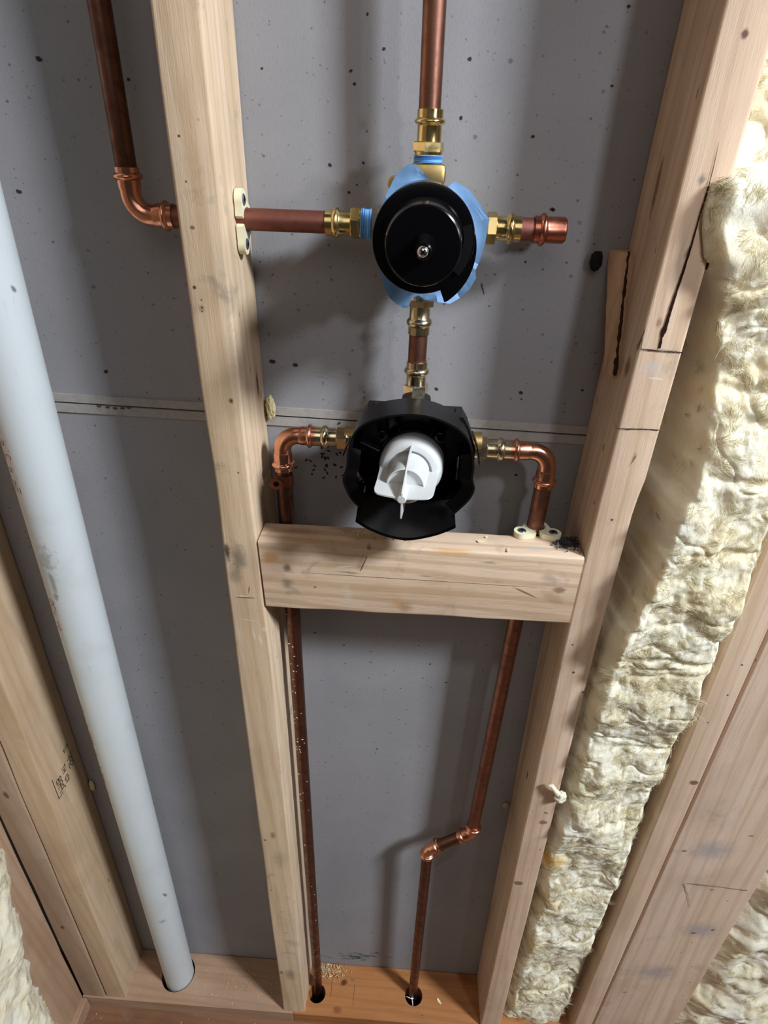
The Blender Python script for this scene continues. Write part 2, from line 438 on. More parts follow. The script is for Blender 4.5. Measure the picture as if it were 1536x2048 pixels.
bm = lumber((0, 2.3), [(0, -.0022), (.5, -.001), (.98, -.0003), (1.05, .0010), (1.2, .0025), (1.27, .0013), (1.4, .0004), (1.6, .0012), (2.3, .0012)],
            [(0, .0418), (.5, .0420), (.98, .0423), (1.05, .0404), (1.19, .0378), (1.27, .0368), (1.4, .0365), (1.6, .037), (2.3, .037)], -0.089, -0.0004, seed=1)
studL = obj('wall_stud', bm, mwL, label='pale pine stud left of the two valves with a cream clamp on its side', cat='wall stud')

marksR = []
def mr_(px, py, r, rot=(0, 0, 0), col=K, st=.85, edge=.5): marksR.append(em(Y(px, py, -0.089), r, rot, col, st, edge))
mr_(1327, 663, (.0025, .01, .0035), col=srgb(24, 20, 16)); mr_(1320, 688, (.0011, .01, .0055), (0, .15, 0), col=srgb(30, 16, 10)); mr_(1318, 645, (.0035, .01, .006), col=KN, st=.6, edge=.8)
a = Y(1281, 698, -.089); b = Y(1372, 706, -.089)
marksR.append(em((a + b) / 2, ((b - a).length / 2.4, .012, .0022), (0, 0.03, 0), GR, .55, .9))
mr_(1306, 735, (.014, .01, .010), col=srgb(186, 184, 184), st=.5, edge=.95); mr_(1310, 757, (.009, .01, .001), (0, .05, 0), col=WH, st=.7)
mr_(1489, 68, (.0035, .01, .004), col=srgb(84, 46, 44), st=.9, edge=.7); mr_(1403, 360, (.004, .01, .006), col=GR, st=.7, edge=.9); mr_(1375, 505, (.0025, .01, .007), (0, .3, 0), col=GR, st=.7, edge=.8)
mr_(1283, 680, (.0007, .01, .012), (0, .1, 0), col=srgb(60, 36, 22), st=.8)
mr_(1224, 1040, (.0022, .01, .0018)); mr_(1170, 1120, (.003, .01, .005), col=GR, st=.5, edge=.9); mr_(1147, 1345, (.0022, .01, .0022)); mr_(1145, 1290, (.0016, .01, .0014)); mr_(1166, 1384, (.0028, .01, .0022)); 
mr_(1086, 1645, (.0065, .01, .006), col=srgb(128, 98, 84), st=.9, edge=.35); mr_(1092, 1626, (.004, .01, .002), (0, .3, 0), col=K, st=.7)
mr_(1037, 1766, (.0085, .01, .0065), (0, .3, 0), col=srgb(122, 94, 78), st=.9, edge=.35); mr_(985, 1945, (.0015, .01, .0015)); mr_(1267, 920, (.0006, .01, .008), (0, .4, 0), st=.7)
mr_(1190, 960, (.006, .01, .02), (0, .2, 0), col=GR, st=.25, edge=.9)
for px, py, ry, rz, c, s in ((1308, 375, .004, .030, srgb(120, 80, 54), .8), (1389, 187, .001, .006, K, .7), (1255, 735, .0055, .012, srgb(110, 78, 56), .75), (1306, 500, .0012, .004, K, .5), (1209, 895, .002, .006, KN, .8), (1196, 800, .0015, .006, KN, .5),
                             (1053, 1550, .003, .012, srgb(84, 56, 40), .85), (1010, 1750, .0016, .010, KN, .8), (1192, 1005, .002, .003, KN, .8)):
    marksR.append(em(X(px, py, 0.383), (0.012, ry * 1.5, rz), (0, 0, 0), c, s, .6))
mwR = wood('pine_stud_right', (204, 176, 150), 'z', 2.0, 0.28, marksR, grain=1.3)
bm = lumber((0, 2.3), [(0, .3936), (.5, .3870), (1.01, .3803), (1.16, .3808), (1.213, .3812), (1.309, .3825), (1.43, .3844), (1.583, .3857), (2.3, .389)],
            [(0, .4314), (1.01, .4169), (1.209, .4165), (1.213, .4200), (1.31, .4205), (1.43, .4212), (1.53, .4224), (2.3, .426)], -0.089, -0.0004, seed=2)
studR = obj('wall_stud', bm, mwR, label='pale pine stud right of the valves with a long dark drying crack', cat='wall stud')

def scribe(o, path, yv, col, seed=0):
    """dark slit drawn into the face of a board: path = [(px, py, width in px)]"""
    m = plain('slit', (40, 24, 18), .95, .05); m.node_tree.nodes['Principled BSDF'].inputs['Base Color'].default_value = col
    bm = bmesh.new(); bm.from_mesh(o.data); o.data.materials.append(m); k = len(o.data.materials) - 1
    fine = []
    for (a, b) in zip(path[:-1], path[1:]):
        n = 5
        for q_ in range(n): fine.append([a[c] + (b[c] - a[c]) * q_ / n for c in range(3)])
    fine.append(list(path[-1])); prev = None
    for q_, (px, py, w_) in enumerate(fine):
        j = noise.noise(Vector((q_ * .9, seed, 0))); a = fine[max(q_ - 1, 0)]; b = fine[min(q_ + 1, len(fine) - 1)]
        d = Vector((b[0] - a[0], b[1] - a[1])).normalized(); nx, ny = -d.y, d.x
        px += nx * j * .8; py += ny * j * .8; w_ = w_ * (1 + .5 * noise.noise(Vector((q_ * 1.7, seed + 5, 0)))) / 2
        A = Y(px + nx * w_, py + ny * w_, yv); B = Y(px - nx * w_, py - ny * w_, yv)
        cur = (bm.verts.new(A - o.location), bm.verts.new(B - o.location))
        if prev:
            f = bm.faces.new((prev[0], prev[1], cur[1], cur[0])); f.normal_update(); f.material_index = k
            if f.normal.y > 0: f.normal_flip()
        prev = cur
    bm.to_mesh(o.data); bm.free()
scribe(studR, [(1438, 285, .4), (1428, 330, 1.2), (1416, 378, 1.8), (1400, 430, 2.4), (1384, 488, 3.2), (1366, 545, 4.2), (1351, 590, 4.8), (1340, 625, 5.2), (1332, 652, 6.5), (1327, 664, 10), (1323, 676, 3), (1322, 684, 5), (1319, 697, 4)], -.0898, srgb(42, 24, 18), 1)
scribe(studR, [(1281, 698, 1.5), (1300, 700, 2.5), (1330, 703, 1.6), (1352, 704, 2.5), (1366, 705, 1.5)], -.0898, srgb(64, 44, 34), 2)
scribe(studR, [(1233, 857, 1.6), (1258, 858, 2), (1285, 858, 1.5), (1318, 860, 2)], -.0898, srgb(66, 48, 44), 3)
scribe(studR, [(1229, 838, .6), (1229, 848, 1), (1233, 856, 1)], -.0898, srgb(66, 48, 44), 3)
scribe(studR, [(1291, 642, .5), (1286, 670, 1.4), (1282, 698, 1.4)], -.0898, srgb(84, 54, 38), 4)
scribe(studR, [(1272, 905, .4), (1269, 915, 1.2), (1266, 925, .5)], -.0898, srgb(70, 48, 38), 4)
# corner studs
mkC = [em(Y(1388, 1565, -.089), (.007, .01, .006), (0, .3, 0), srgb(96, 66, 52), .85, .5), em(Y(1484, 1330, -.089), (.0016, .01, .0016)), em(Y(1455, 1390, -.089), (.0016, .01, .0016))]
bm = lumber((0, 2.3), [(0, .5712), (1.02, .5579), (1.6, .5503), (2.3, .541)], [(0, .6058), (1.02, .5944), (1.6, .587), (2.3, .579)], -0.089, -0.0004, seed=3)
obj('wall_stud', bm, wood('pine_corner', (200, 172, 146), 'z', 3.0, 0.12, mkC), label='pine stud to the right of the tall insulation batt, against the wide corner plank', cat='wall stud')
YD = -.0872
def md(px, py, r, rot=(0, 0, 0), col=K, st=.8, edge=.5): return em(Y(px, py, YD), r, rot, col, st, edge)
mkD = [md(1425, 1700, (.045, .01, .035), col=srgb(150, 147, 150), st=.7, edge=.95), md(1400, 1860, (.040, .01, .032), col=srgb(146, 143, 146), st=.65, edge=.95), md(1310, 1945, (.050, .01, .040), col=srgb(152, 148, 146), st=.7, edge=.95),
       md(1368, 1702, (.005, .01, .003), col=srgb(120, 86, 72)), md(1387, 1866, (.006, .01, .0035), (0, -.3, 0), srgb(96, 74, 76)), md(1425, 1860, (.004, .01, .004)), md(1424, 1780, (.004, .01, .003), col=srgb(140, 110, 106)), md(1455, 1802, (.0022, .01, .002)),
       md(1362, 1905, (.0015, .01, .0013)), md(1383, 1933, (.002, .01, .0015)), md(1380, 1965, (.002, .01, .002), col=GR), md(1492, 1781, (.003, .01, .002)), md(1502, 1672, (.005, .01, .002), col=KN), md(1213, 2016, (.009, .01, .004), (0, .2, 0), srgb(176, 180, 196), .7, .8), md(1250, 1984, (.008, .01, .004), col=GR, st=.6, edge=.8), md(1264, 1986, (.010, .01, .002), col=WH, st=.5)]
bm = lumber((0, 2.3), [(0, .6098), (1.02, .5982), (2.3, .5830)], [(0, .7590), (.605, .7500), (2.3, .7260)], YD, -0.0480, seed=4)
stD = obj('wall_stud', bm, wood('pine_plank', (204, 176, 152), 'z', 4.0, 0.30, mkD, grain=1.2), label='wide pine board with grey smudges at the bottom right', cat='wall stud')
mkA = [em(X(232, 1990, -.32), (.02, .003, .003), (0, 0, 0), K, .6, .6), em(X(215, 1760, -.32), (.02, .002, .008), (0, 0, 0), KN, .7, .6)]
bm = lumber((0, 2.3), [(0, -.3655), (.53, -.3545), (.87, -.3465), (1.1, -.3415), (2.3, -.320)], [(0, -.3255), (.53, -.3135), (.87, -.3075), (1.1, -.3035), (2.3, -.284)], -0.089, -0.0004, seed=5)
studA = obj('wall_stud', bm, wood('pine_left_corner', (184, 156, 126), 'z', 6.0, 0.12, mkA), label='pine stud left of the white pipe with black ink stamped on its side', cat='wall stud')
bm = lumber((0, 2.3), [(0, -.4145), (.61, -.4005), (2.3, -.366)], [(0, -.3680), (.77, -.3500), (2.3, -.323)], -0.090, -0.0004, seed=7)
obj('wall_stud', bm, wood('pine_left_corner_dark', (160, 134, 112), 'z', 8.0, 0.3, [em(Y(125, 1855, -.09), (.005, .01, .007), (0, 0, 0), srgb(64, 46, 48), .8, .6), em(Y(12, 1590, -.09), (.005, .01, .012), (0, 0, 0), srgb(70, 46, 40), .8, .6)]),
    label='darker pine stud between the stamped stud and the left insulation', cat='wall stud')
bm = lumber((0, 2.3), [(0, -.4570), (.61, -.4430), (2.3, -.408)], [(0, -.4152), (.61, -.4012), (2.3, -.3680)], -0.2200, -0.0907, seed=9)
obj('wall_stud', bm, wood('pine_left_plank', (168, 138, 112), 'z', 9.0, 0.25), label='pine corner plank half covered by the insulation at the bottom left', cat='wall stud')

# ink stamp on the side of the left corner stud (illegible grade stamp)
m_ink = plain('black_ink', (66, 54, 46), 0.8, 0.1)
def strokes(bm, segs, wdt, f):
    for (a, b) in segs:
        A = Vector(a); B = Vector(b); d = (B - A).normalized(); n = Vector((-d.y, d.x)) * wdt / 2
        q = [f(*(A - n - d * wdt / 3)), f(*(A + n - d * wdt / 3)), f(*(B + n + d * wdt / 3)), f(*(B - n + d * wdt / 3))]
        bm.faces.new([bm.verts.new(p) for p in q])
def font(txt, size):
    """polylines of a simple hand made alphabet, in (u right, v up)"""
    G = {'K': [((0, 0), (0, 1)), ((0, .5), (.6, 1)), ((0, .5), (.6, 0))], 'D': [((0, 0), (0, 1)), ((0, 1), (.45, .85)), ((.45, .85), (.6, .5)), ((.6, .5), (.45, .15)), ((.45, .15), (0, 0))],
         'H': [((0, 0), (0, 1)), ((.6, 0), (.6, 1)), ((0, .5), (.6, .5))], 'T': [((0, 1), (.6, 1)), ((.3, 0), (.3, 1))], 'S': [((.6, .9), (.1, 1)), ((.1, 1), (0, .7)), ((0, .7), (.6, .35)), ((.6, .35), (.5, 0)), ((.5, 0), (0, .1))],
         'P': [((0, 0), (0, 1)), ((0, 1), (.55, .95)), ((.55, .95), (.55, .55)), ((.55, .55), (0, .5))], 'F': [((0, 0), (0, 1)), ((0, 1), (.6, 1)), ((0, .5), (.45, .5))], '2': [((0, .8), (.3, 1)), ((.3, 1), (.6, .75)), ((.6, .75), (0, 0)), ((0, 0), (.6, 0))],
         'R': [((0, 0), (0, 1)), ((0, 1), (.55, .95)), ((.55, .95), (.55, .55)), ((.55, .55), (0, .5)), ((.25, .5), (.6, 0))], 'B': [((0, 0), (0, 1)), ((0, 1), (.5, .9)), ((.5, .9), (.5, .6)), ((.5, .6), (0, .5)), ((0, .5), (.6, .4)), ((.6, .4), (.55, .05)), ((.55, .05), (0, 0))],
         'V': [((0, 1), (.3, 0)), ((.3, 0), (.6, 1))], 'C': [((.6, .9), (.2, 1)), ((.2, 1), (0, .5)), ((0, .5), (.2, 0)), ((.2, 0), (.6, .1))], '0': [((.3, 1), (0, .5)), ((0, .5), (.3, 0)), ((.3, 0), (.6, .5)), ((.6, .5), (.3, 1))], '4': [((.45, 0), (.45, 1)), ((.45, 1), (0, .35)), ((0, .35), (.6, .35))],
         'I': [((.3, 0), (.3, 1))], 'E': [((0, 0), (0, 1)), ((0, 1), (.6, 1)), ((0, .5), (.5, .5)), ((0, 0), (.6, 0))], 'W': [((0, 1), (.15, 0)), ((.15, 0), (.3, .6)), ((.3, .6), (.45, 0)), ((.45, 0), (.6, 1))], 'A': [((0, 0), (.3, 1)), ((.3, 1), (.6, 0)), ((.12, .4), (.48, .4))],
         'M': [((0, 0), (0, 1)), ((0, 1), (.3, .4)), ((.3, .4), (.6, 1)), ((.6, 1), (.6, 0))], '6': [((.5, 1), (0, .4)), ((0, .4), (.3, 0)), ((.3, 0), (.6, .3)), ((.6, .3), (.05, .5))], '5': [((.6, 1), (0, 1)), ((0, 1), (0, .55)), ((0, .55), (.6, .4)), ((.6, .4), (.4, 0)), ((.4, 0), (0, .05))], ' ': [], '-': [((.1, .5), (.5, .5))]}
    out = []
    for i, ch in enumerate(txt):
        for a, b in G[ch]: out.append(((a[0] * size + i * size * .82, a[1] * size), (b[0] * size + i * size * .82, b[1] * size)))
    return out
bm = bmesh.new()
def fA(u, v):      # stamp plane: u runs up the stud, v towards the wall
    z = 0.640 + u; x = -0.3255 + 0.0222 * z + 0.0012 - (0.0012 if z < .55 else .001)
    # follow the side face
    T = [(0, -.3255), (.53, -.3135), (.87, -.3075)]
    xx = T[1][1] + (T[2][1] - T[1][1]) * (z - .53) / .34
    return Vector((xx + 0.0009, -0.078 + v, z))
segs = [(((a[0]) * 1, a[1] + .012), (b[0], b[1] + .012)) for a, b in font('PRB', .012)]
segs += [((a[0] - .002, a[1] + .030), (b[0] - .002, b[1] + .030)) for a, b in font('KD HT', .009)]
segs += [((a[0] + .010, a[1] + .046), (b[0] + .010, b[1] + .046)) for a, b in font('SPF 2', .012)]
segs += [((-.006, .006), (.04, .006)), ((-.006, .006), (-.006, .018)), ((-.006, .026), (.0, .026))]
strokes(bm, segs, .0011, fA)
obj('ink_stamp', bm, m_ink, studA, label='black ink grade stamp', smooth=0)

scribe(stD, [(1375, 1767, 1), (1400, 1770, 2), (1440, 1774, 1), (1490, 1781, 1.5)], YD - .0008, srgb(128, 112, 104), 7)
scribe(stD, [(1368, 1768, 2), (1375, 1790, 1.5), (1380, 1815, .6)], YD - .0008, srgb(150, 136, 126), 8)
# bottom plates
m_plL = wood('plate_left', (160, 128, 104), 'x', 11, 0.25)
bm = bmesh.new(); box(bm, (-0.4150, -0.0925, -0.038), (0.0180, -0.0004, -0.0003), 0.0012)
o = obj('bottom_plate', bm, m_plL, label='brown wooden plate on the floor of the left bay, under the white pipe', cat='floor plate'); drill(o, HOLES[2:], -0.06, 0.02)
mkP = [em(Z(688, 1965, 0), (.010, .007, .01), (0, 0, .4), srgb(70, 34, 20), .9, .6), em(Z(705, 1960, 0), (.006, .004, .01), (0, 0, 0), GR, .7, .7), em(Z(675, 2020, 0), (.012, .008, .01), (0, 0, 0), srgb(120, 66, 40), .8, .7),
       em(Z(663, 1975, 0), (.0007, .02, .01), (0, 0, 0), srgb(60, 30, 18), .8, .4), em(Z(708, 1985, 0), (.0008, .03, .01), (0, 0, 0), srgb(60, 30, 18), .6, .4), em(Z(640, 1930, 0), (.03, .010, .01), (0, 0, 0), srgb(150, 130, 104), .6, .9),
       em(Z(930, 1950, 0), (.025, .020, .01), (0, 0, 0), srgb(120, 60, 34), .5, .9)]
m_plR = wood('plate_right', (160, 106, 62), 'x', 13, 0.12, mkP, grain=1.3)
bm = bmesh.new(); box(bm, (0.0182, -0.0925, -0.038), (1.1500, -0.0004, -0.0003), 0.0012)
o = obj('bottom_plate', bm, m_plR, label='orange knotty wooden plate on the floor of the middle bay, with two drilled pipe holes', cat='floor plate'); drill(o, HOLES[:2], -0.06, 0.02)
bm = bmesh.new(); box(bm, (-0.5480, -1.20, -0.038), (-0.4040, -0.0935, -0.0003), 0.0012)
obj('bottom_plate', bm, m_plL, label='floor plate of the left side wall, below the bottom left insulation', cat='floor plate')

# blocking between the studs
ZB = 1.13806
mkK = []
def mb(px, py, r, rot=(0, 0, 0), col=K, st=.85, edge=.5): mkK.append(em(Y(px, py, -.0892), r, rot, col, st, edge))
def mt(px, py, r, rot=(0, 0, 0), col=K, st=.85, edge=.5): mkK.append(em(Z(px, py, ZB), r, rot, col, st, edge))
mb(840, 1160, (.19, .01, .0006), (0, 0.012, 0), srgb(90, 60, 48), .8, .5)
mb(575, 1135, (.006, .01, .007), (0, 0, 0), srgb(60, 56, 54), .75, .9); mb(575, 1165, (.009, .01, .010), (0, 0, 0), srgb(84, 76, 68), .65, .95); mb(540, 1115, (.012, .02, .013), (0, 0, 0), srgb(186, 132, 66), .7, .9)
mb(630, 1174, (.002, .01, .0014), (0, 0, 0), KN); mb(727, 1128, (.0008, .01, .014), (0, .35, 0), srgb(100, 50, 34), .9, .4); mb(722, 1125, (.006, .01, .016), (0, .3, 0), KN, .35, .9); mb(738, 1096, (.004, .01, .004), (0, 0, 0), srgb(80, 50, 40), .8, .9)
mb(695, 1190, (.007, .01, .022), (0, -.15, 0), srgb(206, 194, 172), .5, .9); mb(700, 1145, (.018, .01, .0022), (0, .05, 0), GR, .6, .9); mb(690, 1133, (.016, .01, .0011), (0, -.2, 0), WH, .7, .6)
mb(1050, 1185, (.018, .01, .0016), (0, .45, 0), srgb(110, 72, 58), .8, .6); mb(1118, 1180, (.009, .01, .006), (0, .2, 0), srgb(120, 92, 80), .75, .7); mb(1105, 1195, (.022, .01, .010), (0, .5, 0), KN, .3, .9)
mb(795, 1205, (.010, .01, .011), (0, .3, 0), srgb(196, 152, 104), .7, .9); mb(812, 1215, (.012, .01, .010), (0, .3, 0), KN, .4, .9); mb(980, 1125, (.014, .01, .003), (0, 0, 0), GR, .55, .9); mb(850, 1152, (.012, .01, .001), (0, 0, 0), K, .5, .9)
mt(600, 1062, (.03, .012, .01), (0, 0, 0), KN, .35, .9); mt(900, 1100, (.035, .005, .012), (0, 0, 0), srgb(200, 150, 80), .6, .9)
mt(1140, 1088, (.014, .011, .012), (0, 0, .3), srgb(46, 46, 50), .9, .8); mt(1118, 1095, (.014, .007, .012), (0, 0, -.4), srgb(120, 122, 126), .75, .9); mt(1075, 1098, (.016, .005, .01), (0, 0, 0), srgb(176, 178, 182), .6, .9)
mt(690, 1058, (.025, .006, .01), (0, 0, 0), srgb(90, 70, 60), .35, .9)
mwK = wood('pine_block', (208, 180, 152), 'x', 21, 0.42, mkK, grain=2.0)
bm = bmesh.new()
R = []
r = 0.0028
for i in range(25):
    t = i / 24; x = 0.0415 + (0.3800 - 0.0415) * t
    top = ZB; y0 = -0.0895; y1 = -0.0510; zb = ZB - 0.0892
    dx = 0.0
    ring = []
    for (cy, cz, a0) in ((y1 - r, top - r, 0), (y0 + r, top - r, 90), (y0 + r, zb + r, 180), (y1 - r, zb + r, 270)):
        for k in range(4):
            a = math.radians(a0 + k * 30)
            yy = cy + r * math.cos(a); zz = cz + r * math.sin(a)
            j = noise.noise(Vector((x * 25, yy * 40, zz * 30))) * 0.0006
            xx = x
            if i == 0: xx = 0.0406 + 0.0016 * abs((zz - (ZB - .045)) / .045) * (1 if zz < ZB - .045 else -.4)
            ring.append(Vector((xx, yy + j, zz + j)))
    R.append(ring)
rings(bm, R)
obj('wood_block', bm, mwK, label='stained pine block fixed between the two studs below the lower valve', cat='wood block', smooth=40)

# ================================================================== COPPER AND BRASS
YP = -0.0410
PR = 0.0087
m_cu_dark = copper('copper_dark', (122, 88, 76), 0.34, 1, 0.6)
m_cu = copper('copper_pipe', (150, 106, 90), 0.36, 2, 0.5)
m_cu_red = copper('copper_reddish', (150, 98, 86), 0.48, 3, 0.4)
m_cu_new = copper('copper_fitting', (232, 168, 140), 0.16, 4, 0.35)
m_brass = copper('brass_polished', (232, 208, 146), 0.12, 5, 0.22)
m_brass_w = copper('brass_pale', (228, 214, 182), 0.13, 6, 0.25)
m_brass_r = copper('brass_cast', (196, 168, 112), 0.36, 7, 0.4)
m_tape = plain('blue_thread_tape', (120, 182, 242), 0.45, 0.4, 0.0004, 260, var=0.25)
m_dark = plain('bore_dark', (20, 16, 14), 0.9, 0.1)

def pipe(name, a, b, r, mat, label, cat='copper pipe', group=None):
    a = Vector(a); b = Vector(b); L = (b - a).length; n = 12
    bm = bmesh.new()
    lathe(bm, a, b - a, [(0, r * .8), (0, r * .985), (.0006, r)] + [(L * i / n, r) for i in range(1, n)] + [(L - .0006, r), (L, r * .985), (L, r * .8)], 40)
    return obj(name, bm, mat, label=label, cat=cat, group=group)

def zc(py, x=0.197, y=YP):
    # height at which a point of the vertical axis shows at image row py
    px = 850
    for _ in range(6):
        p = Y(px, py, y); q = RM.transposed() @ (Vector((x, y, p.z)) - CAM); px = 768 + FPX * q.x / -q.z
    return Y(px, py, y).z
def xc(px, z, y=YP):
    py = 450
    for _ in range(6):
        p = Y(px, py, y); q = RM.transposed() @ (Vector((p.x, y, z)) - CAM); py = 1024 - FPX * q.y / -q.z
    return Y(px, py, y).x

def adapter(label, o, d, L, mat, k=1.0, flip=False, tape=None, group=None):
    """press x threaded brass adapter. o = mouth end (pipe side), d = direction towards the valve. L = (collar, bead, barrel, hex, lip)"""
    o = Vector(o); d = Vector(d).normalized()
    t = thing('brass_adapter', label, 'pipe fitting', o, group)
    c, bd, br, hx, lp = L
    rc = .0104 * k; rb = .0126 * k; rr = .0098 * k; rh = .0128 * k
    bm = bmesh.new()
    prof = [(0, PR * .98), (0, rc), (c, rc)] + [(c + bd * i / 8, rc - .0002 + (rb - rc) * math.sin(PI * i / 8) ** .7) for i in range(9)] + [(c + bd + .0006, rr), (c + bd + br, rr)]
    lathe(bm, o, d, prof, 40); obj('press_socket', bm, mat, t)
    bm = bmesh.new(); s = c + bd + br
    lathe(bm, o, d, [(s, rr), (s, rh * .92), (s + .0008, rh), (s + hx - .0008, rh), (s + hx, rh * .93), (s + hx, rr)], 6, twist=PI / 6 + .25)
    obj('hex_nut', bm, mat, t, smooth=20)
    bm = bmesh.new(); s += hx
    lathe(bm, o, d, [(s, .008), (s, rh * .90), (s + lp, rh * .86), (s + lp, .008)], 40); obj('collar', bm, mat, t)
    if tape:
        bm = bmesh.new(); s += lp; p = []
        for i in range(19): p.append((s + tape * i / 18, rh * .90 + .0006 * math.sin(i * 1.9) + (.0004 if i % 4 < 2 else -.0003)))
        lathe(bm, o, d, p, 40, twist=.1); obj('thread_tape', bm, m_tape, t, label='blue plastic thread tape')
    return t

def elbow(label, P0, C, P1, mat=m_cu_new, rad=0.017, name='copper_elbow', sock=.016):
    """P0, P1 = mouths, C = corner point of the axes"""
    P0 = Vector(P0); C = Vector(C); P1 = Vector(P1)
    d0 = (C - P0).normalized(); d1 = (P1 - C).normalized(); ang = d0.angle(d1)
    tl = rad * math.tan(ang / 2)
    A = C - d0 * tl; B = C + d1 * tl
    arc = []
    nrm = d0.cross(d1).normalized(); ctr = A + (nrm.cross(d0)).normalized() * rad
    for i in range(13):
        q = Matrix.Rotation(ang * i / 12, 3, nrm); arc.append(ctr + q @ (A - ctr))
    t = thing(name, label, 'pipe elbow', (P0 + P1) / 2)
    bm = bmesh.new()
    pts = []; rr = []
    def sockets(P, d, end):
        L = (end - P).length
        prof = [(0, PR * 1.0), (0.00001, .0102), (.0040, .0102)] + [(.0040 + .0055 * i / 7, .0100 + .0025 * math.sin(PI * i / 7) ** .8) for i in range(8)] + [(.0102, .0099), (max(.0125, L - .004), .0099), (max(.013, L - .0015), .0092)]
        return [(P + d * tt, r_) for tt, r_ in prof]
    for p, r_ in sockets(P0, d0, A): pts.append(p); rr.append(r_)
    for p in arc: pts.append(p); rr.append(.0091)
    for p, r_ in reversed(sockets(P1, -d1, B)): pts.append(p); rr.append(r_)
    # remove duplicates / order problems
    cp = [pts[0]]; cr = [rr[0]]
    for p, r_ in zip(pts[1:], rr[1:]):
        if (p - cp[-1]).length < 1e-7: p = p + (cp[-1] - cp[-2]).normalized() * 2e-6 if len(cp) > 1 else p + d0 * 1e-5
        cp.append(p); cr.append(r_)
    i0 = 3 + 8 + 2
    # bend piece and two press sockets as separate parts
    n0 = len(sockets(P0, d0, A)); n1 = len(sockets(P1, -d1, B))
    b1 = bmesh.new(); lathe(b1, P0, d0, [((p - P0).dot(d0), r_) for p, r_ in sockets(P0, d0, A)], 36); obj('press_socket', b1, mat, t)
    b2 = bmesh.new(); tube(b2, [A - d0 * .004] + arc + [B + d1 * .004], .0091, 36); obj('bend', b2, mat, t)
    b3 = bmesh.new(); lathe(b3, P1, -d1, [((p - P1).dot(-d1), r_) for p, r_ in sockets(P1, -d1, B)], 36); obj('press_socket', b3, mat, t)
    bm.free()
    return t

XV = 0.1973; ZU = 1.4388
# ---- upper valve, vertical chain above
z_m = zc(219); z_t = 2.3
pipe('copper_pipe', (0.1966, YP, z_m - .006), (0.1905, YP, z_t), PR, m_cu, 'vertical copper pipe rising from the top of the upper valve')
za, zb_, zd, ze, zf, zg = zc(219), zc(236), zc(250), zc(283), zc(304), zc(311)
adapter('polished brass adapter on top of the upper valve, wrapped with blue tape below', (XV, YP, za), (0, 0, -1), (za - zb_, zb_ - zd, zd - ze, ze - zf, zf - zg), m_brass, 1.0, tape=zg - zc(326))
# ---- upper valve body
uv = thing('shower_valve', 'cast brass shower valve body half hidden behind the solid black round cover', 'valve', (XV, YP, ZU - .03))
bm = bmesh.new(); lathe(bm, (XV, -.018, ZU), (0, -1, 0), [(0, .019), (.002, .022), (.03, .0255), (.066, .0265), (.068, .024)], 40); obj('valve_body', bm, m_brass_r, uv)
zt = zc(326)
bm = bmesh.new(); box(bm, (XV - .0148, YP - .0148, zc(370)), (XV + .0148, YP + .0148, zt), .0040, 2); obj('outlet_port', bm, m_brass_r, uv)
bm = bmesh.new(); lathe(bm, (XV, YP, zc(370) + .001), (0, 0, -1), [(0, .0120), (.006, .0118), (.010, .014), (.022, .017)], 32); obj('port_neck', bm, m_brass_r, uv)
bm = bmesh.new(); lathe(bm, (XV - .0395, YP, ZU), (1, 0, 0), [(0, .0145), (.0012, .0155), (.010, .0155), (.012, .013), (.025, .014)], 32); obj('inlet_port', bm, m_brass_r, uv)
bm = bmesh.new(); lathe(bm, (XV + .047, YP, ZU), (-1, 0, 0), [(0, .012), (.0012, .0135), (.010, .0135), (.012, .012), (.03, .014)], 32); obj('inlet_port', bm, m_brass_r, uv)
bm = bmesh.new(); lathe(bm, (XV, YP, ZU - .046), (0, 0, 1), [(0, .012), (.0012, .0140), (.010, .0145), (.012, .012), (.03, .014)], 32); obj('outlet_port', bm, m_brass_r, uv)
bm = bmesh.new(); c = Y(787, 366, -.05); lathe(bm, c + Vector((0, .02, 0)), (0, -1, 0), [(0, .005), (.024, .005), (.025, .004)], 20); box(bm, (c.x, c.y + .002, c.z - .006), (c.x + .02, c.y + .008, c.z + .004), .001); obj('mounting_lug', bm, m_brass_r, uv)

# left side adapter + pipe
x0, x1, x2, x3, x4, x5 = xc(652, ZU), xc(665, ZU), xc(679, ZU), xc(702, ZU), xc(720, ZU), xc(723, ZU)
adapter('brass adapter left of the upper valve with blue tape at its right end', (x0, YP, ZU), (1, 0, 0), (x1 - x0, x2 - x1, x3 - x2, x4 - x3, x5 - x4), m_brass, 1.0, tape=.0085)
pipe('copper_pipe', (x0 + .006, YP, ZU + .0002), (-.0260, YP, ZU + .0010), PR * 1.03, m_cu_red, 'reddish horizontal copper pipe passing through the left stud into the upper valve')
# right side adapter + stub + cap
r0, r1, r2, r3, r4 = xc(1040, ZU), xc(1027, ZU), xc(1012, ZU), xc(992, ZU), xc(972, ZU)
adapter('brass adapter right of the upper valve, holding the capped stub', (r0, YP, ZU), (-1, 0, 0), (r0 - r1, r1 - r2, r2 - r3, r3 - r4, .003), m_brass, 1.0)
pipe('copper_pipe', (r0 - .006, YP, ZU), (xc(1068, ZU) + .008, YP, ZU), PR * 1.05, m_cu_red, 'short copper stub between the right brass adapter and the end cap')
c0 = xc(1067, ZU)
bm = bmesh.new()
cl = xc(1131, ZU) - c0
lathe(bm, (c0, YP, ZU), (1, 0, 0), [(0, PR), (0, .0108), (.0042, .0110)] + [(.0042 + .0062 * i / 8, .0106 + .0026 * math.sin(PI * i / 8) ** .8) for i in range(9)] + [(.0110, .0104), (cl - .004, .0106), (cl - .0015, .0104), (cl - .0004, .0094), (cl, .0075)], 40)
obj('end_cap', bm, copper('copper_cap', (206, 130, 108), 0.2, 9, 0.4), label='copper end cap closing the stub right of the upper valve', cat='pipe cap')

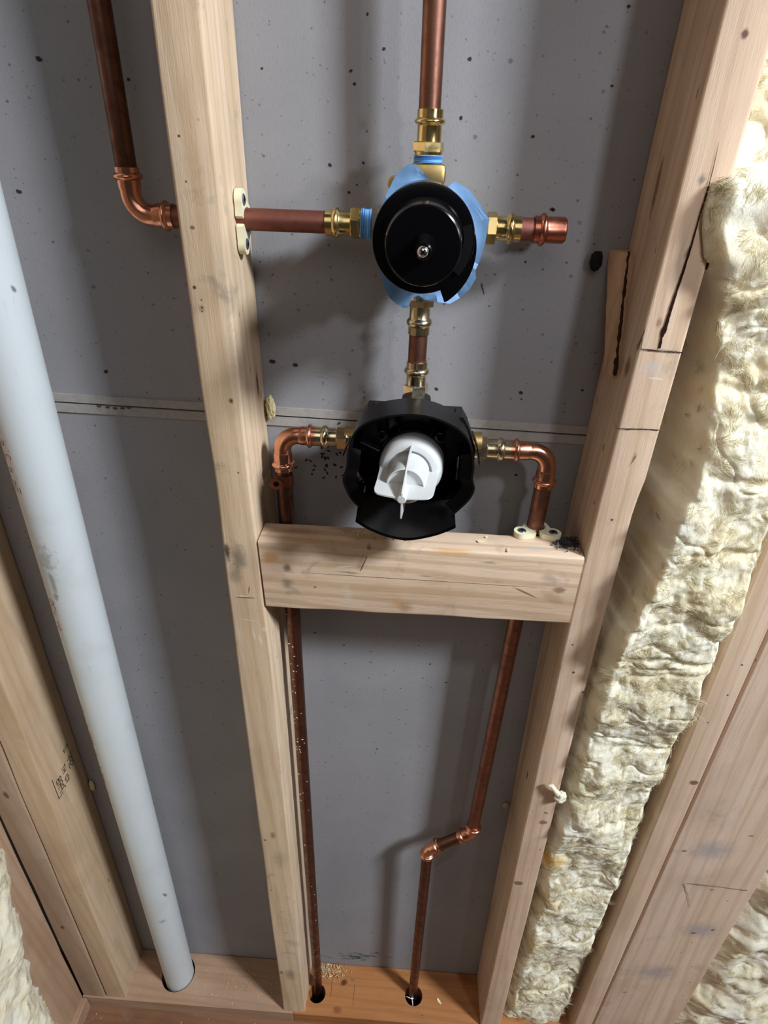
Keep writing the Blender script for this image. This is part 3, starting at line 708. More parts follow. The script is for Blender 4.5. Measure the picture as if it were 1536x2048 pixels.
# chain between the valves
b0, b1_, b2_, b3_, b4_ = zc(667), zc(652), zc(636), zc(613), zc(598)
adapter('brass adapter directly below the upper valve', (XV, YP, b0), (0, 0, 1), (b1_ - b0, b2_ - b1_, b3_ - b2_, b4_ - b3_, .003), m_brass_w, .97)
pipe('copper_pipe', (XV - .0002, YP, b0 + .006), (XV - .0002, YP, zc(722) - .006), PR, m_cu, 'short vertical copper pipe between the two valves')
d0, d1, d2, d3, d4 = zc(722), zc(734), zc(748), zc(768), zc(786)
adapter('brass adapter on top of the lower valve, above the open black ring', (XV, YP, d0), (0, 0, -1), (d0 - d1, d1 - d2, d2 - d3, d3 - d4, .006), m_brass_w, .98)

# ---- lower valve
ZL = 1.2405
lv = thing('shower_valve', 'brass mixing valve body hidden inside the open black ring with the white cap', 'valve', (XV, YP, ZL - .03))
bm = bmesh.new(); lathe(bm, (XV, -.016, ZL), (0, -1, 0), [(0, .020), (.002, .024), (.05, .026), (.068, .026)], 40); obj('valve_body', bm, m_brass_r, lv)
bm = bmesh.new(); lathe(bm, (XV, YP, zc(800)), (0, 0, -1), [(0, .0105), (.02, .0125), (.026, .013)], 32); obj('outlet_port', bm, m_brass_r, lv)
bm = bmesh.new(); lathe(bm, (xc(690, ZL), YP, ZL), (1, 0, 0), [(0, .0105), (.012, .0105), (.04, .013)], 32); obj('inlet_port', bm, m_brass_r, lv)
bm = bmesh.new(); lathe(bm, (xc(962, ZL), YP, ZL), (-1, 0, 0), [(0, .0105), (.012, .0105), (.04, .013)], 32); obj('inlet_port', bm, m_brass_r, lv)

# side adapters lower valve
ZLl = Y(650, 873, YP).z; ZLr = Y(1000, 899, YP).z
l0, l1, l2, l3, l4 = xc(631, ZLl), xc(643, ZLl), xc(656, ZLl), xc(674, ZLl), xc(694, ZLl)
adapter('brass adapter left of the lower valve, next to the left copper elbow', (l0, YP, ZLl), (1, 0, 0), (l1 - l0, l2 - l1, l3 - l2, l4 - l3, .004), m_brass_w, .98)
q0, q1, q2, q3, q4 = xc(1021, ZLr), xc(1008, ZLr), xc(994, ZLr), xc(973, ZLr), xc(955, ZLr)
adapter('brass adapter right of the lower valve, next to the right copper elbow', (q0, YP, ZLr), (-1, 0, 0), (q0 - q1, q1 - q2, q2 - q3, q3 - q4, .004), m_brass_w, .98)

# supplies
XLs = 0.0610
zel = Y(563, 938, YP).z
elbow('copper elbow left of the lower valve, beside the left stud', (l0 + .001, YP, ZLl), (XLs + .0005, YP, ZLl), (XLs + .0005, YP, zel), rad=.0175)
pipe('copper_pipe', (XLs, YP, zel + .006), (0.0608, YP - .002, -.10), PR, m_cu_dark, 'long vertical copper supply pipe on the left, speckled with white chips')
xer = 0.3370
zer = Y(1083, 972, YP).z
elbow('copper elbow right of the lower valve, above the cream clamp on the block', (q0 - .001, YP, ZLr), (xer, YP, ZLr), (xer, YP, zer), rad=.0185)
J0 = Y(947, 1648, YP); J1 = Y(855, 1706, YP)
xt = 0.3225
pipe('copper_pipe', (xer, YP, zer + .006), (J0.x + .0005, YP, J0.z - .002), PR * 1.04, m_cu, 'copper supply pipe running from the right elbow behind the block down to the jog')
# jog of two elbows
Ca = Y(938, 1668, YP); Cb = Y(852, 1697, YP)
Ca = Vector((J0.x + .0010, YP, J0.z - .020)); Cb = Vector((0.2572, YP, J1.z + .010))
dd = (Cb - Ca).normalized()
elbow('upper copper elbow of the jog in the right supply pipe', Ca + Vector((0.0002, 0, .0185)), Ca, Ca + dd * .0255, rad=.012, mat=m_cu_new)
elbow('lower copper elbow of the jog in the right supply pipe', Cb - dd * .0255, Cb, Cb + Vector((0, 0, -.0185)), rad=.012, mat=m_cu_new)
pipe('copper_pipe', Ca + dd * .020, Cb - dd * .020, PR, m_cu_dark, 'very short copper pipe between the two elbows of the jog')
pipe('copper_pipe', Cb + Vector((0, 0, -.013)), (0.2583, YP - .0015, -.10), PR, m_cu_dark, 'copper supply pipe from the jog down into the right hole of the orange plate')

# upper left pipe and elbow
xl_ = -0.0548; z_el = Y(250, 334, YP).z
pipe('copper_pipe', (xl_, YP, z_el - .006), (xl_ + .004, YP, 2.3), PR * 1.0, m_cu_dark, 'dark vertical copper pipe in the left bay above the stud elbow')
elbow('copper elbow left of the left stud at the height of the upper valve', (xl_, YP, z_el), (xl_ + .0, YP, ZU + .0010), (-.0195, YP, ZU + .0010), rad=.0170)

# ---- clamps ----------------------------------------------------------------
m_clamp = plain('cream_nylon', (226, 219, 186), 0.42, 0.4, 0.0003, 200, var=0.08, sss=0.0)
m_screw = plain('zinc_screw', (130, 138, 152), 0.35, 0.5, metal=0.85, var=0.3)
def clamp(label, o, ax, u, v, s1, s2, part_lift=0.0):
    """o centre of the pipe on the wood face, ax outwards normal, u/v in the wood face; v = towards the split. s1, s2 = screw centres in (u, v)"""
    o = Vector(o); ax = Vector(ax); u = Vector(u); v = Vector(v)
    t = thing('pipe_clamp', label, 'pipe clamp', o)
    for sgn, sc in ((1, s1), (-1, s2)):
        bm = bmesh.new(); T = .0062
        # outline: toothed inner arc, lobe around the screw
        inner = []
        n = 22
        for i in range(n + 1):
            a = math.radians(-78 + 160 * i / n)      # angle from +u, towards v
            rr = .0094 + (.0011 if i % 2 else 0)
            inner.append((sgn * rr * math.cos(a), -rr * math.sin(a)))
        outer = []
        pts = [(sgn * .0020, .0145), (sgn * .0040, .0172)]
        c = Vector(sc); R_ = .0086
        base = math.atan2(c.y - .004, sgn * (c.x))
        for i in range(13):
            a = math.radians(115 - 215 * i / 12)
            pts.append((c.x + sgn * R_ * math.cos(a), c.y + R_ * math.sin(a)))
        pts += [(sgn * .0128, -.004), (sgn * .0098, -.0105), (sgn * .0030, -.0130)]
        poly = [(p[0], p[1]) for p in pts] + list(reversed([(a, -b) for a, b in [(x_, -y_) for x_, y_ in inner]]))
        # order: pts go from split side around the lobe to the back, then the inner arc returns
        poly = pts + sorted([], key=lambda p: 0)
        inn = sorted(inner, key=lambda p: p[1])   # from back (-v) to front (+v)
        poly = pts + inn
        lo = [bm.verts.new(o + u * a + v * b + ax * .0002) for a, b in poly]
        hi = [bm.verts.new(o + u * a + v * b + ax * T) for a, b in poly]
        bm.faces.new(hi); bm.faces.new(list(reversed(lo)))
        for i in range(len(poly)):
            j = (i + 1) % len(poly); bm.faces.new((lo[i], lo[j], hi[j], hi[i]))
        h = obj('clamp_half', bm, m_clamp, t, smooth=30)
        bm = bmesh.new(); sc3 = o + u * sc[0] + v * sc[1] + ax * T
        lathe(bm, sc3, ax, [(-.0006, .0046), (.0003, .0047), (.0009, .0040), (.0010, .0020), (.0004, .0006)], 28)
        s = obj('screw', bm, m_screw, t, label='grey countersunk screw head')
        bm = bmesh.new()
        for (du, dv) in ((u, v), (v, u)):
            q = [sc3 + ax * .0013 + du * a * .0024 + dv * b * .0005 for a, b in ((-1, -1), (1, -1), (1, 1), (-1, 1))]
            q2 = [p - ax * .0007 for p in q]
            A = [bm.verts.new(p) for p in q]; B = [bm.verts.new(p) for p in q2]
            bm.faces.new(A)
            for i in range(4): bm.faces.new((A[i], A[(i + 1) % 4], B[(i + 1) % 4], B[i]))
        obj('cross_recess', bm, m_dark, s, smooth=0)
    return t
clamp('cream plastic pipe clamp on top of the wood block, around the right supply pipe', (0.3370, YP, ZB + .0002), (0, 0, 1), (1, 0, 0), (0, -1, 0), (.0165, .0120), (-.0170, .0115))
clamp('cream plastic pipe clamp screwed to the side of the left stud around the horizontal pipe', (0.0375, YP + .004, ZU), (1, 0, 0), (0, 0, 1), (0, -1, 0), (.0160, .0085), (-.0185, .0090))

# copper strap round the left supply
st = thing('pipe_strap', 'copper half strap with a screw hole around the left supply pipe', 'pipe strap', (XLs, YP, Y(565, 972, YP).z - .008))
zs_ = Y(565, 965, YP - .009).z
bm = bmesh.new()
R = []
for i in range(19):
    a = math.radians(-205 + 245 * i / 18)
    c_, s_ = math.cos(a), math.sin(a)
    r0_, r1_ = .0092, .0102
    R.append([Vector((XLs + r0_ * c_, YP + r0_ * s_, zs_ - .0065)), Vector((XLs + r1_ * c_, YP + r1_ * s_, zs_ - .0065)), Vector((XLs + r1_ * c_, YP + r1_ * s_, zs_ + .0065)), Vector((XLs + r0_ * c_, YP + r0_ * s_, zs_ + .0065))])
rings(bm, R); m_strap = copper('copper_strap', (150, 98, 78), 0.45, 12, 0.5)
obj('strap_band', bm, m_strap, st)
bm = bmesh.new()
lathe(bm, (XLs - .006, YP - .0105, zs_ - .001), (0, -1, 0), [(0, .0064), (.0012, .0064)], 28, sx=1.2)
obj('strap_tab', bm, m_strap, st)
bm = bmesh.new(); lathe(bm, (XLs - .006, YP - .0116, zs_ - .001), (0, -1, 0), [(0, .0030), (.0003, .0030)], 20); obj('screw_hole', bm, m_dark, st, label='dark screw hole')

# ================================================================== BLACK COVERS
m_blk = plain('black_plastic', (5, 5, 7), 0.2, 0.28, 0.00015, 60)
m_blk2 = plain('black_plastic_matte', (11, 11, 13), 0.34, 0.42, 0.0002, 60)
cv = thing('valve_cover', 'solid black round cover on the upper valve with a steel screw in its middle', 'valve cover', (XV, -.10, ZU - .036))
bm = bmesh.new()
lathe(bm, (XV - .0010, -.0870, ZU), (0, -1, 0), [(0, .0340), (0, .0362), (.0518, .0368), (.0528, .0364), (.0530, .0357), (.0532, .0285), (.0540, .0279), (.0840, .0258), (.0854, .0253), (.0860, .0243), (.0862, .0080)], 96)
obj('cover_shell', bm, m_blk, cv, smooth=22)
bm = bmesh.new()
lathe(bm, (XV - .0005, -.1740, ZU), (0, -1, 0), [(0, .0082), (.003, .0074), (.010, .0066), (.020, .0060), (.0235, .0052), (.0245, .0040)], 40)
obj('screw_boss', bm, m_blk, cv)
bm = bmesh.new()
lathe(bm, (XV - .0012, -.1975, ZU), (0, -1, 0), [(0, .0034), (.0010, .0036), (.0022, .0030), (.0030, .0018), (.0032, .0004)], 28)
sc_ = obj('screw', bm, plain('steel_screw', (205, 205, 208), 0.2, 0.5, metal=1.0), cv, label='bright steel pan head screw')
bm = bmesh.new()
for s in (1, -1):
    a = PI / 4 * s; du = Vector((math.cos(a), 0, math.sin(a))); dv = Vector((-math.sin(a), 0, math.cos(a))); c = Vector((XV - .0012, -.2008, ZU))
    A = [bm.verts.new(c + du * i * .0022 + dv * j * .0005) for i, j in ((-1, -1), (1, -1), (1, 1), (-1, 1))]
    B = [bm.verts.new(v_.co + Vector((0, .0012, 0))) for v_ in A]
    bm.faces.new(A)
    for i in range(4): bm.faces.new((A[i], A[(i + 1) % 4], B[(i + 1) % 4], B[i]))
obj('cross_recess', bm, m_dark, sc_, smooth=0)
# spiral wing growing round the lower right
bm = bmesh.new(); R = []
for i in range(25):
    t = i / 24; a = math.radians(15 - 82 * t)
    ri = .0350; ro = .0366 + .0110 * t ** 1.1
    y0, y1 = -.134, -.116
    if i == 24: ro -= .0004
    R.append([Vector((XV - .001 + r_ * math.cos(a), y_, ZU + r_ * math.sin(a))) for r_, y_ in ((ri, y0), (ro, y0), (ro, y1), (ri, y1))])
rings(bm, R); obj('cover_wing', bm, m_blk, cv)
bm = bmesh.new(); R = []
for i in range(17):
    t = i / 16; a = math.radians(20 - 60 * t)
    R.append([Vector((XV - .001 + r_ * math.cos(a), y_, ZU + r_ * math.sin(a))) for r_, y_ in ((.0285, -.1425), (.0352, -.1425), (.0352, -.1418), (.0285, -.1418))])
rings(bm, R); obj('cover_ridge', bm, m_blk2, cv)

# lower open ring
gd = thing('plaster_guard', 'open black plaster guard ring around the lower valve', 'plaster guard', (XV, -.09, ZL - .06))
YF = -.125; YBk = -.082
def cr(pts, n=8):
    out = []
    for i in range(len(pts) - 1):
        p0 = pts[max(i - 1, 0)]; p1 = pts[i]; p2 = pts[i + 1]; p3 = pts[min(i + 2, len(pts) - 1)]
        for k in range(n):
            t = k / n
            out.append(0.5 * ((2 * p1) + (-p0 + p2) * t + (2 * p0 - 5 * p1 + 4 * p2 - p3) * t * t + (-p0 + 3 * p1 - 3 * p2 + p3) * t ** 3))
    out.append(pts[-1]); return out
top_px = [(697, 893), (704, 872), (720, 852), (748, 838), (785, 830), (826, 828), (862, 833), (893, 844), (920, 860), (938, 880), (947, 905)]
rt_px = [(947, 905), (949, 935), (946, 958), (950, 977), (943, 995), (930, 1010), (910, 1028)]
lf_px = [(717, 1015), (699, 995), (685, 962), (692, 935), (694, 912), (697, 893)]
tp = cr([Y(a, b, YF) for a, b in top_px], 6); rp = cr([Y(a, b, YF) for a, b in rt_px], 5); lp_ = cr([Y(a, b, YF) for a, b in lf_px], 5)
outl = lp_[:-1] + tp[:-1] + rp
cen = Vector((XV, YF, ZL))
def wallstrip(bm, pts, y0, y1, th, sc0=1.0, sc1=0.97):
    R = []
    for p in pts:
        d = (p - cen); d.y = 0; n = d.normalized()
        a = cen + d * sc0; b = cen + d * sc1
        R.append([Vector((a.x, y0, a.z)), Vector((a.x, y0, a.z)) - n * th, Vector((b.x, y1, b.z)) - n * th, Vector((b.x, y1, b.z))])
    rings(bm, R)
bm = bmesh.new(); wallstrip(bm, outl, YF, YBk, .0018); obj('guard_ring', bm, m_blk2, gd)
# side wings flaring out
bm = bmesh.new()
for side in (lp_, rp):
    R = []
    for p in side:
        d = (p - cen); d.y = 0; n = d.normalized()
        R.append([p + Vector((0, .0, 0)), p - n * .012 + Vector((0, .004, 0)), p - n * .012 + Vector((0, .0055, 0)), p + Vector((0, .0015, 0))])
    rings(bm, R); obj('guard_flange', bm, m_blk, gd); bm = bmesh.new()
bm.free()
# back plate
bm = bmesh.new()
lathe(bm, (XV, YBk - .001, ZL), (0, 1, 0), [(0, .012), (0, .0555), (.0015, .0555), (.0015, .012)], 64)
obj('back_plate', bm, m_blk, gd)
bm = bmesh.new(); box(bm, (XV - .0455, YBk - .002, ZL - .0640), (XV + .0455, YBk, ZL - .030), .0006); obj('back_skirt', bm, m_blk, gd)
bm = bmesh.new(); lathe(bm, (XV, YBk - .001, ZL), (0, -1, 0), [(0, .034), (.012, .033), (.012, .031), (0, .031)], 48); obj('inner_collar', bm, m_blk, gd)
bm = bmesh.new()
for a in range(20, 380, 45):
    ar = math.radians(a); ca, sa = math.cos(ar), math.sin(ar)
    b_ = bmesh.new(); box(b_, (.034, -.001, -.0008), (.0535, .022, .0008), .0003)
    merge(bm, b_, Matrix.Translation((XV, YBk - .022, ZL)) @ Matrix.Rotation(-ar, 4, 'Y'))
    obj('stiffening_rib', bm, m_blk, gd); bm = bmesh.new()
bm.free()
for px, py in ((765, 868), (880, 872)):
    c = Y(px, py, -.096); bm = bmesh.new()
    lathe(bm, (c.x, -.083, c.z), (0, -1, 0), [(0, .0056), (.018, .0052), (.0185, .0042), (.0185, .0026), (.010, .0024)], 24); obj('screw_post', bm, m_blk, gd)
bm = bmesh.new(); c = Y(921, 935, -.115); box(bm, (c.x - .0035, -.118, c.z - .013), (c.x + .003, -.084, c.z + .013), .001); obj('side_rib', bm, m_blk, gd)
# bottom tab (curved lip)
bp = [(717, 1013), (711, 1044), (738, 1060), (777, 1075), (818, 1081), (865, 1073), (895, 1063), (911, 1056), (910, 1026)]
bl = [Y(a, b, YF - .003) for a, b in bp]
inn = [Y(717, 1013, YF + .004), Y(717, 1013, YF + .004)]
low = cr(bl[1:-1], 5)
bm = bmesh.new(); R = []
n = len(low)
for i, p in enumerate(low):
    t = i / (n - 1)
    up_ = bl[0].lerp(bl[-1], t)
    up_ = up_ + Vector((0, 0, -.006 * math.sin(PI * t)))
    a = Vector((up_.x, YF + .022, up_.z + .001))
    R.append([p, Vector((p.x, p.y + .0018, p.z)), Vector((a.x, a.y + .0018, a.z)), a])
rings(bm, R)
R = []
for i, p in enumerate(low):
    R.append([Vector((p.x, p.y, p.z)), Vector((p.x, p.y, p.z + .0018)), Vector((p.x, YBk, p.z + .0058)), Vector((p.x, YBk, p.z + .004))])
rings(bm, R)
obj('guard_tab', bm, m_blk, gd)
# ears with pins
for (xa, xb, za_, pins) in ((736, 772, 812, (747, 766)), (887, 925, 823, (891, 911))):
    A = Y(xa, za_, -.075); B = Y(xb, za_ + 2, -.075)
    bm = bmesh.new()
    sgn = -1 if xa < 800 else 1
    xo, xi = (A.x, B.x) if sgn < 0 else (B.x, A.x)
    poly = [(xi, A.z), (xo, A.z), (xo + sgn * .006, A.z - .010), (xo + sgn * .014, A.z - .030), (xo + sgn * .0145, A.z - .045), (xi, A.z - .03)]
    f = [bm.verts.new((x_, -.088, z_)) for x_, z_ in poly]; b_ = [bm.verts.new((x_, -.060, z_)) for x_, z_ in poly]
    bm.faces.new(f); bm.faces.new(list(reversed(b_)))
    for i in range(len(poly)): bm.faces.new((f[i], f[(i + 1) % len(poly)], b_[(i + 1) % len(poly)], b_[i]))
    ear = obj('mounting_ear', bm, m_blk2, gd, smooth=20)
    for pn in pins:
        P = Y(pn, za_ - 4, -.075); bm = bmesh.new(); lathe(bm, (P.x, -.075, A.z - .001), (0, 0, 1), [(0, .0007), (.0045, .0006)], 8); obj('pin', bm, m_blk2, ear)
# thin blades at both sides
for (pa, pb, pc) in (((699, 880), (691, 897), (688, 905)), ((946, 870), (955, 895), (957, 922))):
    pts = cr([Y(*pa, -.085), Y(*pb, -.085), Y(*pc, -.085)], 5); bm = bmesh.new()
    R = [[p + Vector((-.0006, -.008, 0)), p + Vector((.0006, -.008, 0)), p + Vector((.0006, .010, 0)), p + Vector((-.0006, .010, 0))] for p in pts]
    rings(bm, R); obj('side_blade', bm, m_blk2, gd)
# neck collar on top
zt_ = Y(828, 796, -.062).z
bm = bmesh.new()
lathe(bm, (XV + .001, -.058, zt_), (0, 0, -1), [(0, .0110), (0, .0135), (.005, .0140), (.008, .0150), (.013, .0175), (.022, .024)], 40)
obj('neck_collar', bm, m_blk2, gd)

# ---- white cap --------------------------------------------------------------
m_wht = plain('white_plastic', (206, 207, 207), 0.28, 0.5, 0.0001, 80, sss=0.25)
wc = thing('winged_cap', 'white plastic winged cap in the middle of the black ring', 'valve cap', (XV - .001, -.10, ZL))
TL = Matrix.Translation((XV - .0005, -.100, ZL)) @ Matrix.Rotation(math.radians(-6), 4, 'Z') @ Matrix.Rotation(math.radians(-1.0), 4, 'X')
def wpart(name, bm, smooth=40):
    bmesh.ops.transform(bm, matrix=TL, verts=bm.verts); return obj(name, bm, m_wht, wc, smooth=smooth)
bm = bmesh.new()
lathe(bm, (0, .012, 0), (0, -1, 0), [(0, .024), (0, .0300), (.012, .0302), (.020, .0296), (.0245, .0272), (.0262, .0250), (.0262, .0205), (.0235, .0200), (.0235, .0010)], 64); wpart('cap_base', bm)
bm = bmesh.new()
lathe(bm, (0, -.010, 0), (0, -1, 0), [(0, .0180), (.032, .0174), (.0345, .0170), (.0350, .0160), (.0325, .0145), (.0320, .0010)], 56); wpart('cap_stem', bm)
def plate(poly, nrm, th):
    """poly in the plane spanned by radial r and axial y (neg = front)"""
    bm = bmesh.new()
    rad = {'x': Vector((1, 0, 0)), 'z': Vector((0, 0, 1))}
    return bm
def fin(rdir, poly, th):
    rdir = Vector(rdir); n = rdir.cross(Vector((0, 1, 0))).normalized() * th / 2
    bm = bmesh.new()
    A = [bm.verts.new(rdir * r_ + Vector((0, y_, 0)) + n) for r_, y_ in poly]; B = [bm.verts.new(rdir * r_ + Vector((0, y_, 0)) - n) for r_, y_ in poly]
    bm.faces.new(A); bm.faces.new(list(reversed(B)))
    for i in range(len(poly)): bm.faces.new((A[i], A[(i + 1) % len(poly)], B[(i + 1) % len(poly)], B[i]))
    return bm
side_poly = [(0, -.006), (.0285, -.006), (.0272, -.022), (.0262, -.040), (.0258, -.056), (.0246, -.0615), (.0218, -.0650), (.0170, -.0665), (.0060, -.0680), (0, -.0690)]
wpart('cap_wing', fin((1, 0, 0.03), side_poly, .0014), 30)
wpart('cap_wing', fin((-1, 0, 0.03), side_poly, .0014), 30)
wpart('cap_fin', fin((0.02, 0, 1), [(0, -.008), (.0250, -.008), (.0258, -.0135), (.0240, -.0300), (.0060, -.0700), (0, -.0700)], .0013), 30)
wpart('cap_fin', fin((0, 0, -1), [(0, -.030), (.0175, -.030), (.0195, -.066), (.0190, -.0690), (.0170, -.0695), (0, -.0695)], .0011), 30)
bm = bmesh.new(); lathe(bm, (0, -.048, 0), (0, -1, 0), [(0, .0040), (.0215, .0040), (.0222, .0034)], 28); wpart('cap_hub', bm)

# ---- blue masking film behind the upper cover --------------------------------
m_film = plain('blue_film', (158, 200, 242), 0.42, 0.45, 0.0008, 55, var=0.12)
pf = [(816, 328), (832, 329), (848, 346), (866, 367), (897, 372), (911, 363), (939, 380), (960, 408), (979, 438), (975, 460), (971, 482), (964, 508), (957, 530), (951, 540), (952, 556), (939, 578), (920, 597), (900, 607), (875, 603), (851, 601), (837, 591), (825, 596), (820, 606), (816, 616), (803, 616), (790, 606), (779, 596), (772, 582), (767, 567), (760, 530), (752, 490), (752, 455), (756, 426), (763, 408), (771, 393), (781, 372), (791, 352), (804, 338)]
bm = bmesh.new(); R = []
c3 = Vector((XV, 0, ZU))
for k in range(9):
    t = k / 8
    ring = []
    for i, (px, py) in enumerate(pf):
        P = Y(px, py, -.074 + .0008 * math.sin(i * 1.3)); d = P - c3; ang = math.atan2(d.z, d.x)
        inner = Vector((XV + .0275 * math.cos(ang), -.080, ZU + .0275 * math.sin(ang)))
        p = inner.lerp(P, t)
        p.y += .0028 * noise.noise(Vector((p.x * 90, p.z * 90, 1.3))) * 1.5 + .003 * math.sin(t * PI)
        ring.append(p)
    R.append(ring)
rings(bm, R, False, False)
bmesh.ops.solidify(bm, geom=bm.faces[:], thickness=.0005)
obj('masking_film', bm, m_film, label='crumpled light blue masking film stuck around the upper valve behind its cover', cat='masking film', smooth=28)

# ================================================================== WHITE PVC PIPE
PA = Vector((-.2345, -.0400, -.12)); PB = Vector((-.1985, -.0500, 1.3)); PB = PA + (PB - PA) * (2.3 / 1.42)
def onpipe(px, py):
    d = ray(px, py).normalized(); ax = (PB - PA).normalized(); o_ = CAM - PA
    dp = d - ax * d.dot(ax); op = o_ - ax * o_.dot(ax); a = dp.dot(dp); b = 2 * dp.dot(op); c = op.dot(op) - .0286 ** 2; D = b * b - 4 * a * c
    return CAM + d * ((-b - math.sqrt(max(D, 0))) / (2 * a))
pvm = [em(onpipe(92, 1120), (.012, .012, .034), (0, 0, 0), srgb(132, 138, 132), .65, .9, 1.3), em(onpipe(107, 1170), (.0045, .0045, .022), (0, 0, 0), srgb(120, 126, 120), .75, .7, .8), em(onpipe(112, 1195), (.004, .004, .008), (0, 0, 0), srgb(120, 126, 120), .75, .7, .8),
       em(onpipe(330, 1790), (.0022, .004, .028), (0, -.25, 0), srgb(96, 96, 100), .8, .6, .4), em(onpipe(325, 1843), (.009, .01, .008), (0, .7, 0), srgb(120, 122, 124), .6, .9), em(onpipe(27, 578), (.0014, .004, .006), (0, -.25, 0), srgb(90, 84, 80), .8, .6, .4)]
m, nt, b = newmat('white_pvc'); q = NB(nt)
v = q.pos(); col = q.mix(q.math('MULTIPLY', q.mr(q.noise(v, 14, 5, .6, .5), .5, .75), .35), srgb(194, 199, 202), srgb(170, 175, 173))
scr = q.mr(q.noise(q.pos((1, 1, .12)), 220, 4, .7), .62, .72)
col = q.mix(q.math('MULTIPLY', scr, .25), col, srgb(140, 142, 140))
wob = q.math('MULTIPLY', q.math('SUBTRACT', q.noise(v, 150, 5, 0.75), 0.5), 2.4)
for mk in pvm: col = q.mark(col, mk, wob)
q.l(col, b.inputs['Base Color']); b.inputs['Roughness'].default_value = .38; b.inputs['Specular IOR Level'].default_value = .4
m_pvc = m
pv = thing('drain_pipe', 'thick white plastic pipe running down the left bay into the floor plate', 'plastic pipe', PA)
bm = bmesh.new(); L = (PB - PA).length
lathe(bm, PA, PB - PA, [(0, .026), (0, .0286)] + [(L * i / 40, .0286) for i in range(1, 40)] + [(L, .0286), (L, .026)], 72); obj('pipe_wall', bm, m_pvc, pv)
m_red = plain('red_print', (176, 62, 66), 0.7, 0.2)
u_, v_, d_ = frame(PB - PA)
def fP(a, s, rr=.02872):
    return PA + d_ * s + (Vector((1, 0, 0)) * math.cos(a) + Vector((0, -1, 0)) * math.sin(a)) * rr
def pipetext(txt, s0, a0, size, squash=1.0):
    bm = bmesh.new()
    def f(uu, vv): return fP(a0 + vv / .0286, s0 - uu)
    strokes(bm, [((a[0] * squash, a[1]), (b[0] * squash, b[1])) for a, b in font(txt, size)], .0011, f)
    return bm
Pz = lambda px, py: (Y(px, py, -.06).z + .12)
obj('red_lettering', pipetext('PVC PIPE', Pz(4, 868), math.radians(111), .0090, 1.05), m_red, pv, label='red lettering along the side of the pipe', smooth=0)
obj('red_lettering', pipetext('SCH 40', Pz(100, 1185), math.radians(113), .0085, 1.2), m_red, pv, label='red lettering along the side of the pipe', smooth=0)
obj('red_lettering', pipetext('ASTM D 2665 ASTM D 2665 ASTM D', Pz(160, 1400), math.radians(126), .0080, 1.15), m_red, pv, label='fine red lettering along the side of the pipe', smooth=0)

# ================================================================== SMALL THINGS
# split wedge of wood on the right stud
bm = bmesh.new()
XS = 0.3825
pa = [(1208, 505), (1262, 503), (1258, 545), (1243, 640), (1232, 752), (1222, 752), (1210, 660), (1203, 560)]
A = []; B = []
for px, py in pa:
    P = X(px, py, XS); P.z = P.z
    th = .0075 if px < 1245 else .0045
    A.append(P); B.append(P)
front = []; back = []
for px, py in pa:
    P = Y(px, py, -.0205)
    front.append(P)
bm = bmesh.new(); R = []
for i in range(15):
    t = i / 14; py = 505 + (752 - 505) * t
    xl2 = 1205 + 18 * max(0, t - .45) / .55 + 2 * math.sin(t * 9); xr2 = 1261 - 29 * t
    zz = X(xr2, py, XS).z
    far = X(xr2, py, XS - .002); near_y = far.y
    w_ = .013 * (1 - .55 * t)
    jj = noise.noise(Vector((t * 9, 0, 0))) * .001
    R.append([Vector((XS + .004, near_y + .002, zz)), Vector((XS - .004 - jj, near_y, zz)), Vector((XS - .0095 * (1 - .4 * t) + jj, near_y + .007, zz)), Vector((XS - .0150 * (1 - .55 * t) + jj, min(-.0012, near_y + .024), zz)), Vector((XS + .004, min(-.001, near_y + .026), zz))])
rings(bm, R)
mkS = [em(X(1246, 620, XS - .006), (.02, .002, .030), (0, 0, 0), srgb(52, 34, 22), .85, .8), em(X(1232, 700, XS - .006), (.02, .002, .030), (0, 0, 0), srgb(46, 30, 20), .9, .8)]
spl = obj('wood_splinter', bm, wood('splinter_wood', (196, 160, 128), 'z', 31, .2, mkS), label='long split strip of wood stuck along the side of the right stud', cat='wood splinter', smooth=20)
bm = bmesh.new(); pts = []; rr = []
for i in range(40):
    t = i / 39; py = 503 + 249 * t; xr2 = 1261 - 29 * t; q_ = X(xr2, py, XS - .004)
    pts.append(Vector((XS - .0040 - .0012 * (1 - .4 * t), q_.y + .0010, q_.z)) + Vector((noise.noise(Vector((t * 22, 1, 0))), noise.noise(Vector((t * 22, 7, 0))), 0)) * .0012)
    rr.append(.0007 + .0018 * max(0, noise.noise(Vector((t * 14, 3, 0))) + .35) * (.4 + t))
tube(bm, pts, rr, 7)
obj('torn_edge', bm, plain('torn_fibre', (58, 40, 28), .95, .05, .001, 500), spl, label='dark torn edge')
P = Y(1193, 521, -.008)
bm = bmesh.new(); bmesh.ops.create_icosphere(bm, subdivisions=3, radius=1)
for v in bm.verts:
    c = v.co.copy(); k = 1 + .25 * noise.noise(c * 2.2); v.co = Vector((P.x + c.x * .0058 * k, P.y + c.y * .006 * k, P.z + c.z * .0090 * k))
    v.co.x = max(min(v.co.x, P.x + .0050), P.x - .0052); v.co.z = min(v.co.z, P.z + .0078)
obj('putty_lump', bm, plain('black_putty', (22, 20, 22), .8, .2, .001, 300), label='small black lump beside the top of the split wood strip', cat='putty lump')

